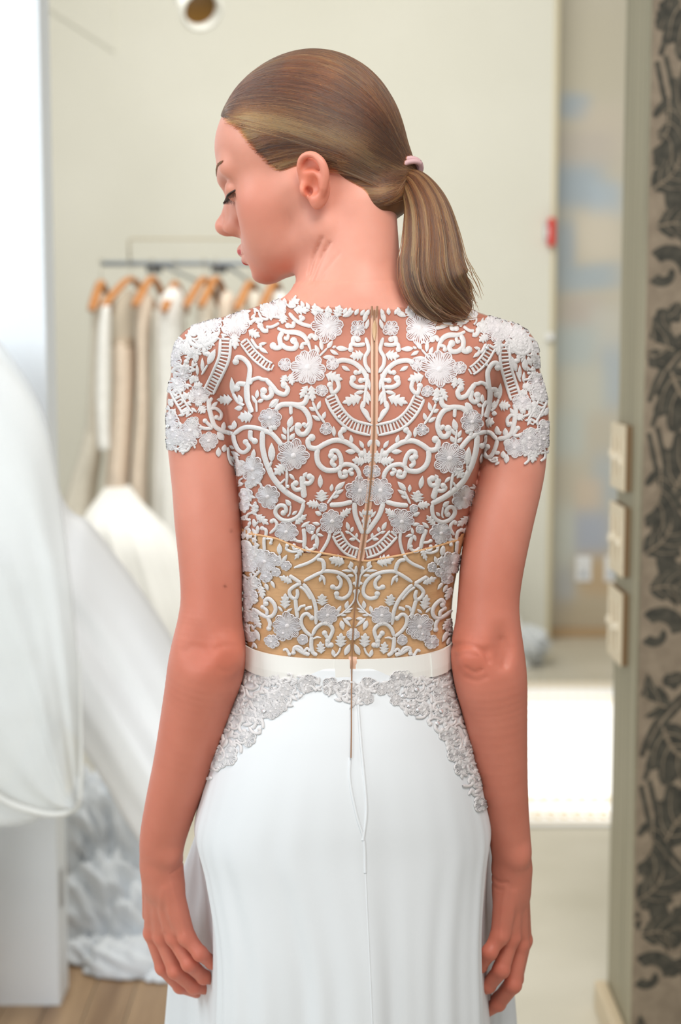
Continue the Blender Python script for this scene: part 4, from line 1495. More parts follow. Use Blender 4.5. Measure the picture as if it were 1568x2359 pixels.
# radius of the cap along each direction
flat = paths.reshape(-1, 3)
r = np.full(len(flat), 0.05); hi = np.full(len(flat), 0.135)
for _ in range(14):
    mid = (r + hi) / 2
    qq = CEN + flat * mid[:, None]
    v = np.minimum(f_cap(qq), SK(qq) - 0.0004) < 0
    r = np.where(v, mid, r); hi = np.where(v, hi, mid)
wave = 0.0004 + 0.0007 * nrng.random(N_CAP)
R3 = (r.reshape(N_CAP, NK) + wave[:, None])
R3[:, 0] -= 0.002
for _ in range(2):
    R3[:, 1:-1] = (R3[:, :-2] + 2 * R3[:, 1:-1] + R3[:, 2:]) / 4
HP = CEN + paths * R3[..., None]
WPt = HC + HP.reshape(-1, 3) @ HR.T
rad = np.tile(np.interp(tt, [0, 0.15, 1], [0.00018, 0.00036, 0.00036]), (N_CAP, 1))
colr = [streak(D0[i, 0] * 0.9 + D0[i, 2] * 0.35 + D0[i, 1] * 0.6) for i in range(N_CAP)]
tag(curves_obj('hair_strands', WPt.reshape(N_CAP, NK, 3), rad, colr, hair), kind='stuff')

# ponytail
PT = [(928, 402, 1.584, 12), (956, 424, 1.566, 33), (982, 480, 1.549, 50), (993, 555, 1.536, 64), (996, 620, 1.528, 74), (1012, 668, 1.524, 72), (1046, 702, 1.527, 52), (1074, 722, 1.533, 22)]
ptc = catmull([P(u, v, Y) for u, v, Y, r in PT], 6)
ptr = catmull([(r / ppm(v, Y), 0, 0) for u, v, Y, r in PT], 6)[:, 0]


def frames(path):
    T = np.gradient(path, axis=0); T /= np.linalg.norm(T, axis=1)[:, None]
    view = np.array([0, 1.0, 0])
    A = np.cross(T, view); A /= np.linalg.norm(A, axis=1)[:, None]     # across, in the picture plane
    B = np.cross(A, T)
    return T, A, B


_T, _A, _B = frames(ptc)
Vp, Fp = [], []
for i in range(len(ptc)):
    for k in range(20):
        a = 2 * math.pi * k / 20
        Vp.append(ptc[i] + ptr[i] * 0.90 * (math.cos(a) * _A[i] + 0.62 * math.sin(a) * _B[i]))
for i in range(len(ptc) - 1):
    for k in range(20):
        a, b = i * 20 + k, i * 20 + (k + 1) % 20
        Fp.append((a, b, b + 20, a + 20))
Fp += [tuple(range(19, -1, -1)), tuple(range((len(ptc) - 1) * 20, len(ptc) * 20))]
pony = mesh('ponytail', Vp, Fp, M_HAIRBASE, person)
N_P = 4200
npts = len(ptc)
PPs, rads, cols = [], [], []
for i in range(N_P):
    a = rng.random() * 2 * math.pi
    rho = 0.80 + 0.24 * math.sqrt(rng.random())
    end = 0.80 + 0.20 * rng.random() if rng.random() < 0.5 else 1.0
    tw = rng.gauss(0, 0.12)
    idx = np.linspace(0, (npts - 1) * end, 24)
    C = np.stack([np.interp(idx, np.arange(npts), ptc[:, j]) for j in range(3)], 1)
    Aa = np.stack([np.interp(idx, np.arange(npts), _A[:, j]) for j in range(3)], 1)
    Bb = np.stack([np.interp(idx, np.arange(npts), _B[:, j]) for j in range(3)], 1)
    rr = np.interp(idx, np.arange(npts), ptr) * rho
    th = a + tw * np.linspace(0, 1, 24) + 0.25 * np.sin(np.linspace(0, 3, 24) + a * 3) * np.linspace(0, 1, 24) * 0.5
    pth = C + rr[:, None] * (np.cos(th)[:, None] * Aa + 0.62 * np.sin(th)[:, None] * Bb)
    if rng.random() < 0.04:
        pth += np.linspace(0, 1, 24)[:, None] ** 2 * nrng.normal(0, 0.006, 3)
    PPs.append(pth); rads.append(np.interp(np.linspace(0, 1, 24), [0, .1, .9, 1], [.0003, .00042, .0004, .0001])); cols.append(streak(a * 0.55, 0.7))
tag(curves_obj('hair_strands', PPs, rads, cols, pony), kind='stuff')
# loose fine hairs
fl = []
for i in range(26):
    l = rng.uniform(-0.03, 0.03); a = rng.uniform(0.2, 1.2)
    d = np.array([math.cos(a), l / 0.09, math.sin(a)]); d /= np.linalg.norm(d)
    b0 = CEN + d * 0.094
    pth = [W(*(b0 + d * (0.012 * t + 0.006 * t * t * rng.random()) + np.array([-0.03 * t, 0.0, 0.004 * t]))) for t in np.linspace(0, 1, 8)]
    fl.append(np.array(pth))
tag(curves_obj('flyaway_hair', fl, np.tile(np.linspace(.00012, .00004, 8), (len(fl), 1)), [H_LIGHT] * len(fl), hair), kind='stuff')

# hair tie: two pink loops and a grey one around the gathered hair
tc0 = ptc[0] + _T[0] * 0.003
tie_root = None
M_TIE = material('pink_elastic', srgb(206, 168, 170), 0.7)
M_TIE2 = material('grey_elastic', srgb(122, 112, 104), 0.7)
parts = []
for j, (off, rr) in enumerate([(0.000, 0.0138), (0.0035, 0.0148), (0.0070, 0.0140)]):
    ring = [tc0 + _T[0] * (off - 0.003 + 0.002 * math.sin(a * 2 + j)) + rr * (math.cos(a) * _A[0] * 1.35 + math.sin(a) * _B[0]) for a in np.linspace(0, 2 * math.pi, 33)]
    parts.append(tube(ring, 0.0027, 8, cap=False))
V, Fc = merge(parts)
tie_root = mesh('hair_tie', V, Fc, M_TIE, person)
tag(tie_root, 'pale pink elastic hair tie')
lo = [tc0 + _A[0] * -0.010 + _B[0] * -0.006 + _T[0] * t * 0.016 + _A[0] * (-0.007 * math.sin(t * 3.0)) for t in np.linspace(0, 1, 9)]
V, Fc = tube(lo, [0.001, 0.0022, 0.0028, 0.003, 0.003, 0.0028, 0.0024, 0.002, 0.001], 8)
mesh('loose_end', V, Fc, M_TIE2, tie_root)
# ------------------------------------------------------------------ gown: tulle, lining, skirt, ribbon, zipper
body_bvh = BVHTree.FromPolygons([tuple(v) for v in bV], [tuple(map(int, q)) for q in bQ])
pu, pv = proj(bV)
dT = np.abs(BT(bV)); dA = np.minimum(BL(bV), BR(bV))
is_arm = dA < np.abs(smin(BT(bV), BN(bV), 0.022)) - 0.0005
Z_BELT_T, Z_BELT_B = P(800, 1479, 1.59)[2], P(800, 1531, 1.59)[2]


def shell(name, vmask, off, mat, parent, thick=0.0):
    fm = vmask[bQ].all(1)
    q = bQ[fm]
    used = np.unique(q)
    remap = np.full(len(bV), -1); remap[used] = np.arange(len(used))
    o = off[used] if hasattr(off, '__len__') else off
    V = bV[used] + bN[used] * (np.broadcast_to(o, (len(used),))[:, None])
    return mesh_np(name, V, remap[q], mat, parent)


# sheer illusion tulle over shoulders, back and cap sleeves
M_TULLE = material('illusion_tulle', srgb(172, 108, 84), 0.8, spec=0.1)  # tan mesh, darkened to stand in for shading across the back
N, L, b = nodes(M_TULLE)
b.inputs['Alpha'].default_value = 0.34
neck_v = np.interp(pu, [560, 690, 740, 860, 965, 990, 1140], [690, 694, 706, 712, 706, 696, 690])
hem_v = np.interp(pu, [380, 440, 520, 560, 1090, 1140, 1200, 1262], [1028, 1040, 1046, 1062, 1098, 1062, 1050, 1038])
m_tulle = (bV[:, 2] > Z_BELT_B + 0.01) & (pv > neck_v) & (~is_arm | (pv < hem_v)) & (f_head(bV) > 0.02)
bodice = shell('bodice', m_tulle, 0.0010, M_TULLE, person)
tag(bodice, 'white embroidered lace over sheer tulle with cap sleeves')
# nude bandeau lining: its upper edge sags toward the zipper
M_NUDE = material('nude_lining', srgb(206, 160, 108), 0.45, spec=0.35)
noise_color(M_NUDE, srgb(200, 156, 112), srgb(212, 168, 124), 12, 3)
noise_bump(M_NUDE, 60, 0.25, 0.004, (0.5, 0.5, 3))
edge_v = np.interp(pu, [555, 600, 640, 700, 760, 830, 850, 930, 1000, 1040, 1080], [1228, 1232, 1240, 1266, 1276, 1290, 1291, 1276, 1258, 1246, 1236])
edge_z = np.array([P(800, e, 1.5)[2] for e in np.linspace(1220, 1300, 60)])
ez = np.interp(edge_v, np.linspace(1220, 1300, 60), edge_z)
front = bV[:, 1] > 1.60
m_lin = (~is_arm) & (bV[:, 2] > Z_BELT_B + 0.004) & (bV[:, 2] < np.where(front, P(800, 1200, 1.6)[2], ez)) & (np.abs(BT(bV)) < 0.006)
lining = shell('lining', m_lin, 0.0016, M_NUDE, bodice)
tag(lining, 'nude tan bandeau lining under the lace')
# rolled upper hem of the lining
ep = []
for u in np.linspace(572, 1052, 60):
    v = np.interp(u, [555, 600, 640, 700, 760, 830, 850, 930, 1000, 1040, 1080], [1228, 1232, 1240, 1266, 1276, 1290, 1291, 1276, 1258, 1246, 1236])
    h = body_bvh.ray_cast(Vector(CAM), Vector(ray(u, v)))
    if h[0]:
        ep.append(np.array(h[0]) + np.array(h[1]) * 0.0017)
V, Fc = tube(np.array(ep), 0.0013, 6)
mesh('lining_hem', V, Fc, M_NUDE, bodice)

# ------------------------------------------------------------------ skirt
ANG = [0, 14, 27, 39, 50, 60, 67, 74, 81, 88, 95, 103, 114, 140, 180, 220, 246, 257, 265, 272, 279, 286, 293, 300, 310, 321, 333, 346]
SK_UP = [  # v, left, right, back depth, front depth
    (1505, 563, 1038, 1.511, 1.676), (1545, 557, 1044, 1.506, 1.682), (1600, 538, 1058, 1.494, 1.694), (1660, 517, 1074, 1.482, 1.702),
    (1740, 492, 1095, 1.470, 1.708), (1820, 470, 1112, 1.463, 1.712), (1900, 452, 1126, 1.460, 1.718)]
SK_B = [(838, 1.446), (760, 1.448), (690, 1.454), (620, 1.463), (555, 1.474), (518, 1.486), (507, 1.500), (502, 1.530), (494, 1.580), (482, 1.640), (462, 1.672),
        (425, 1.692), (400, 1.712), (470, 1.765), (800, 1.790), (1080, 1.770), (1166, 1.722), (1150, 1.690), (1128, 1.668), (1118, 1.640), (1112, 1.590), (1108, 1.540),
        (1104, 1.508), (1092, 1.490), (1055, 1.476), (1005, 1.464), (955, 1.454), (898, 1.448)]


def level(v, l, r, yb, yf):
    a, b = P(l, v, 1.59), P(r, v, 1.59)
    cx, rx, cy, ry = (a[0] + b[0]) / 2, (b[0] - a[0]) / 2, (yb + yf) / 2, (yf - yb) / 2
    z = P(800, v, 1.59)[2]
    n = 2.3
    out = []
    for d in ANG:
        s, c = -math.sin(math.radians(d)), -math.cos(math.radians(d))
        k = (abs(s) ** n + abs(c) ** n) ** (-1 / n)
        out.append((cx + rx * s * k, cy + ry * c * k, z))
    return np.array(out)


def level_b(v, grow=1.0, shift=0):
    z = P(800, v, 1.59)[2]
    out = []
    for (u, Y) in SK_B:
        uu = 800 + (u - 800) * grow + shift
        p = P(uu, v, Y)
        out.append((p[0], 1.62 + (Y - 1.62) * (1 + (grow - 1) * 0.6), z))
    return np.array(out)


rows = [level(*r) for r in SK_UP]
e1 = rows[-1]
b1 = level_b(2110, 0.985)
rows.append(e1 * 0.62 + level_b(1990, 0.975) * 0.38)
rows[-1][:, 2] = P(800, 1985, 1.59)[2]
rows.append(b1 * 0.85 + e1 * 0.15); rows[-1][:, 2] = b1[0, 2]
rows.append(level_b(2230, 1.0)); rows.append(level_b(2370, 1.02))
zb = rows[-1][0, 2]
for z, g in ((zb * 0.75, 1.09), (zb * 0.5, 1.18), (zb * 0.25, 1.28), (0.0, 1.38)):
    q = level_b(2370, 1.02)
    c = np.array([P(800, 2370, 1.6)[0], 1.62, 0])
    q = c + (q - c) * np.array([g, g, 0]); q[:, 2] = max(z, 0.004)
    rows.append(q)
rows = np.array(rows)                                     # levels x angles x 3
# smooth interpolation across levels, periodic across the loop
dense = np.stack([catmull(rows[:, k], 7) for k in range(rows.shape[1])], 1)
full = []
for lv in dense:
    ext = np.vstack([lv[-3:], lv, lv[:3]])
    c = catmull(ext, 8)
    full.append(c[3 * 8: 3 * 8 + len(ANG) * 8])
full = np.array(full)
nl, na = full.shape[:2]
# soft drape folds: real relief, deeper toward the hem
zt = full[:, :, 2]
dn = np.clip((rows[3][0, 2] - zt) / 0.45, 0, 1.6)
T = np.roll(full, -1, 1) - np.roll(full, 1, 1)
Nn = np.stack([T[..., 1], -T[..., 0], np.zeros_like(T[..., 0])], -1)
Nn /= np.linalg.norm(Nn, axis=2)[..., None] + 1e-9
cen = full.mean(1, keepdims=True)
sgn = np.sign(((full - cen) * Nn).sum(2, keepdims=True)); Nn *= sgn
ph = np.linspace(0, 2 * math.pi, na, endpoint=False)[None, :] + 0.0 * zt
rip = (0.0050 * np.sin(ph * 9 + 0.8 + 0.6 * zt) + 0.0032 * np.sin(ph * 17 + 2.0 + zt) + 0.0022 * np.sin(ph * 29 + 1.0 - zt * 2))
back = 0.40 + 0.60 * np.clip((1.52 - full[..., 1]) / 0.06, 0, 1) * np.clip((np.abs(ph - math.pi) - 1.9) / 0.9, 0.35, 1)
full = full + Nn * (rip * dn * back)[..., None] * 0.9
M_SKIRT = material('skirt_crepe', srgb(222, 225, 227), 0.62, spec=0.3, sheen=0.15)
noise_bump(M_SKIRT, 500, 0.05, 0.0008)
Vk = full.reshape(-1, 3)
ii, kk = np.meshgrid(np.arange(nl - 1), np.arange(na), indexing='ij')
Qk = np.stack([ii * na + kk, ii * na + (kk + 1) % na, (ii + 1) * na + (kk + 1) % na, (ii + 1) * na + kk], -1).reshape(-1, 4)
skirt = mesh_np('skirt', Vk, Qk, M_SKIRT, person)
tag(skirt, 'plain white floor length skirt with soft folds')
sm = skirt.modifiers.new('cloth', 'SOLIDIFY'); sm.thickness = 0.0012; sm.offset = 1
skirt_bvh = BVHTree.FromPolygons([tuple(v) for v in Vk], [tuple(map(int, q)) for q in Qk])

# satin ribbon
M_SATIN = material('satin_ribbon', srgb(230, 228, 222), 0.34, spec=0.5)


def belt_ring(z, off):
    cx, a, yb, yf = torso_axis(np.array([z]))
    cx, a, cy, b_ = cx[0], a[0], (yb[0] + yf[0]) / 2, (yf[0] - yb[0]) / 2
    def pt(d):
        s, c = -math.sin(d), -math.cos(d)
        k = (abs(s) ** 2.45 + abs(c) ** 2.45) ** (-1 / 2.45)
        yy = cy + (b_ + off) * c * k
        return np.array([cx + (a + off) * s * k, yy, z - 0.002 + 0.13 * (yy - yb[0])])
    return pt


def ang_at(u, v):
    """angle on the belt ring seen at pixel u"""
    best = None
    for d in np.linspace(-1.4, 1.4, 561):
        p = belt_ring((Z_BELT_T + Z_BELT_B) / 2, 0.005)(d)
        e = abs(proj(p)[0] - u)
        if best is None or e < best[0]: best = (e, d)
    return best[1]


dl, dr = ang_at(805, 1540), ang_at(819, 1540)         # back is angle 0, left positive
prof = [(Z_BELT_B, .0030), (Z_BELT_B, .0048), (Z_BELT_B + (Z_BELT_T - Z_BELT_B) * .33, .0052), (Z_BELT_B + (Z_BELT_T - Z_BELT_B) * .67, .0052), (Z_BELT_T, .0048), (Z_BELT_T, .0030)]
ds = np.linspace(dl, 2 * math.pi + dr, 150)
V, Fc = [], []
for d in ds:
    for z, o in prof:
        V.append(belt_ring(z, o)(d))
k = len(prof)
for i in range(len(ds) - 1):
    for j in range(k):
        Fc.append((i * k + j, i * k + (j + 1) % k, (i + 1) * k + (j + 1) % k, (i + 1) * k + j))
Fc += [tuple(range(k)), tuple(range((len(ds) - 1) * k, len(ds) * k))[::-1]]
belt = mesh('waist_ribbon', V, Fc, M_SATIN, person, smooth=False)
tag(belt, 'flat white satin ribbon around the waist')
for nm, u0, u1, o in (('ribbon_fold', 772, 806, 0.0012), ('ribbon_fold', 992, 1028, 0.0012)):
    a0, a1 = ang_at(u0, 1540), ang_at(u1, 1540)
    V, Fc = [], []
    dd = np.linspace(a0, a1, 8)
    for d in dd:
        for z, of in [(z, of + o) for z, of in prof]:
            V.append(belt_ring(z, of)(d))
    for i in range(7):
        for j in range(k):
            Fc.append((i * k + j, i * k + (j + 1) % k, (i + 1) * k + (j + 1) % k, (i + 1) * k + j))
    Fc += [tuple(range(k)), tuple(range(7 * k, 8 * k))[::-1]]
    mesh(nm, V, Fc, M_SATIN, belt, smooth=False)

# zipper from the neckline to the hip
ZIPX = [(712, 861), (800, 862), (900, 863), (1000, 862), (1080, 857), (1150, 850), (1220, 841), (1310, 827), (1400, 817), (1480, 811), (1540, 810), (1600, 809), (1680, 809), (1747, 808)]
zv, zu = np.array([z[0] for z in ZIPX]), np.array([z[1] for z in ZIPX])
M_ZIP = material('zipper_tape', srgb(150, 110, 80), 0.5)
M_TAPE = material('zipper_nude_tape', srgb(222, 178, 152), 0.6)


def cast_body(u, v):
    h = body_bvh.ray_cast(Vector(CAM), Vector(ray(u, v)))
    return (np.array(h[0]), np.array(h[1])) if h[0] else None


def cast_skirt(u, v):
    h = skirt_bvh.ray_cast(Vector(CAM), Vector(ray(u, v)))
    if not h[0]: return None
    n = np.array(h[1])
    if n @ ray(u, v) > 0: n = -n
    return np.array(h[0]), n


def zip_path(v0, v1, off, du=0.0, n=80):
    out = []
    for v in np.linspace(v0, v1, n):
        u = np.interp(v, zv, zu) + du
        if v < 1515:
            p, nn = cast_body(u, v); o = off + (0.0016 if v > 1285 else 0.0)
        elif v < 1572:
            p = P(u, v, belt_ring((Z_BELT_T + Z_BELT_B) / 2, 0.0036)(0)[1]); nn = np.array([0, -1, 0.0]); o = off
        else:
            p, nn = cast_skirt(u, v); o = off + 0.0012
        out.append(p + nn * o)
    q = np.array(out)
    q[1:-1] = (q[:-2] + 2 * q[1:-1] + q[2:]) / 4
    return q


def strip(path, w, h, mat, name, parent, taper=True):
    """flat raised band along a path lying on a surface facing the back"""
    V, Fc = [], []
    T = np.gradient(path, axis=0); T /= np.linalg.norm(T, axis=1)[:, None]
    n = len(path)
    ww = np.broadcast_to(w, (n,))
    for i in range(n):
        nrm = np.array([0, -1.0, 0.0]); s = np.cross(T[i], nrm); s /= np.linalg.norm(s)
        nn = np.cross(s, T[i])
        if nn @ nrm < 0: nn = -nn
        for a, b_ in ((-1, 0), (-0.8, 1), (0, 1.15), (0.8, 1), (1, 0)):
            V.append(path[i] + s * a * ww[i] / 2 + nn * b_ * h)
    for i in range(n - 1):
        for j in range(4):
            Fc.append((i * 5 + j, i * 5 + j + 1, (i + 1) * 5 + j + 1, (i + 1) * 5 + j))
    return mesh(name, V, Fc, mat, parent)


zipper = strip(zip_path(716, 1747, 0.0026), np.linspace(0.0017, 0.0013, 80), 0.0008, M_ZIP, 'zipper', person)
tag(zipper, 'thin tan zipper down the centre back')
for sd in (-1, 1):
    strip(zip_path(712, 1290, 0.0012, sd * 4.5), 0.0032, 0.0003, M_TAPE, 'zipper_tape', zipper)
strip(zip_path(1512, 1576, 0.0004, 2.0, 12), 0.0085, 0.0003, M_TAPE, 'zipper_tape', zipper)
strip(zip_path(740, 792, 0.0042, 0.0, 14), 0.0046 * np.array([.25, .5, .75, .95, 1, 1, 1, .95, .9, .8, .65, .5, .35, .2]), 0.0012, material('zipper_pull', srgb(196, 160, 120), 0.4), 'zipper_pull', zipper)
for sd in (-1, 1):
    strip(zip_path(708, 728, 0.0034, sd * 6.0, 8), 0.0020, 0.0010, M_ZIP, 'zipper_stop', zipper)

# placket folds below the zipper
def skirt_path(uv, off=0.0014, n=40):
    c = catmull(uv, 8)
    o = []
    for u, v in c:
        h = cast_skirt(u, v)
        o.append(h[0] + h[1] * off)
    return np.array(o)


for uv, w, hh in (([(823, 1600), (830, 1700), (842, 1830), (843, 1880), (836, 1935)], 0.0030, 0.0016),
                  ([(806, 1745), (806, 1800), (822, 1880), (838, 1935), (841, 2010)], 0.0030, 0.0014),
                  ([(841, 2000), (847, 2130), (853, 2250), (858, 2365)], 0.0020, 0.0008)):
    strip(skirt_path(uv, 0.0006), w, hh, M_SKIRT, 'seam', skirt)
# ------------------------------------------------------------------ lace embroidery, motif by motif
# tiles: origin of the tile in the photograph and scale of the coordinates below
TILE = {1: (370, 680, 250 / 1568), 2: (610, 680, 260 / 1568), 3: (370, 890, 250 / 1568), 4: (610, 900, 260 / 1568),
        5: (540, 1090, 180 / 1568), 6: (680, 1090, 200 / 1568), 7: (540, 1290, 180 / 1568), 8: (680, 1290, 190 / 1568)}
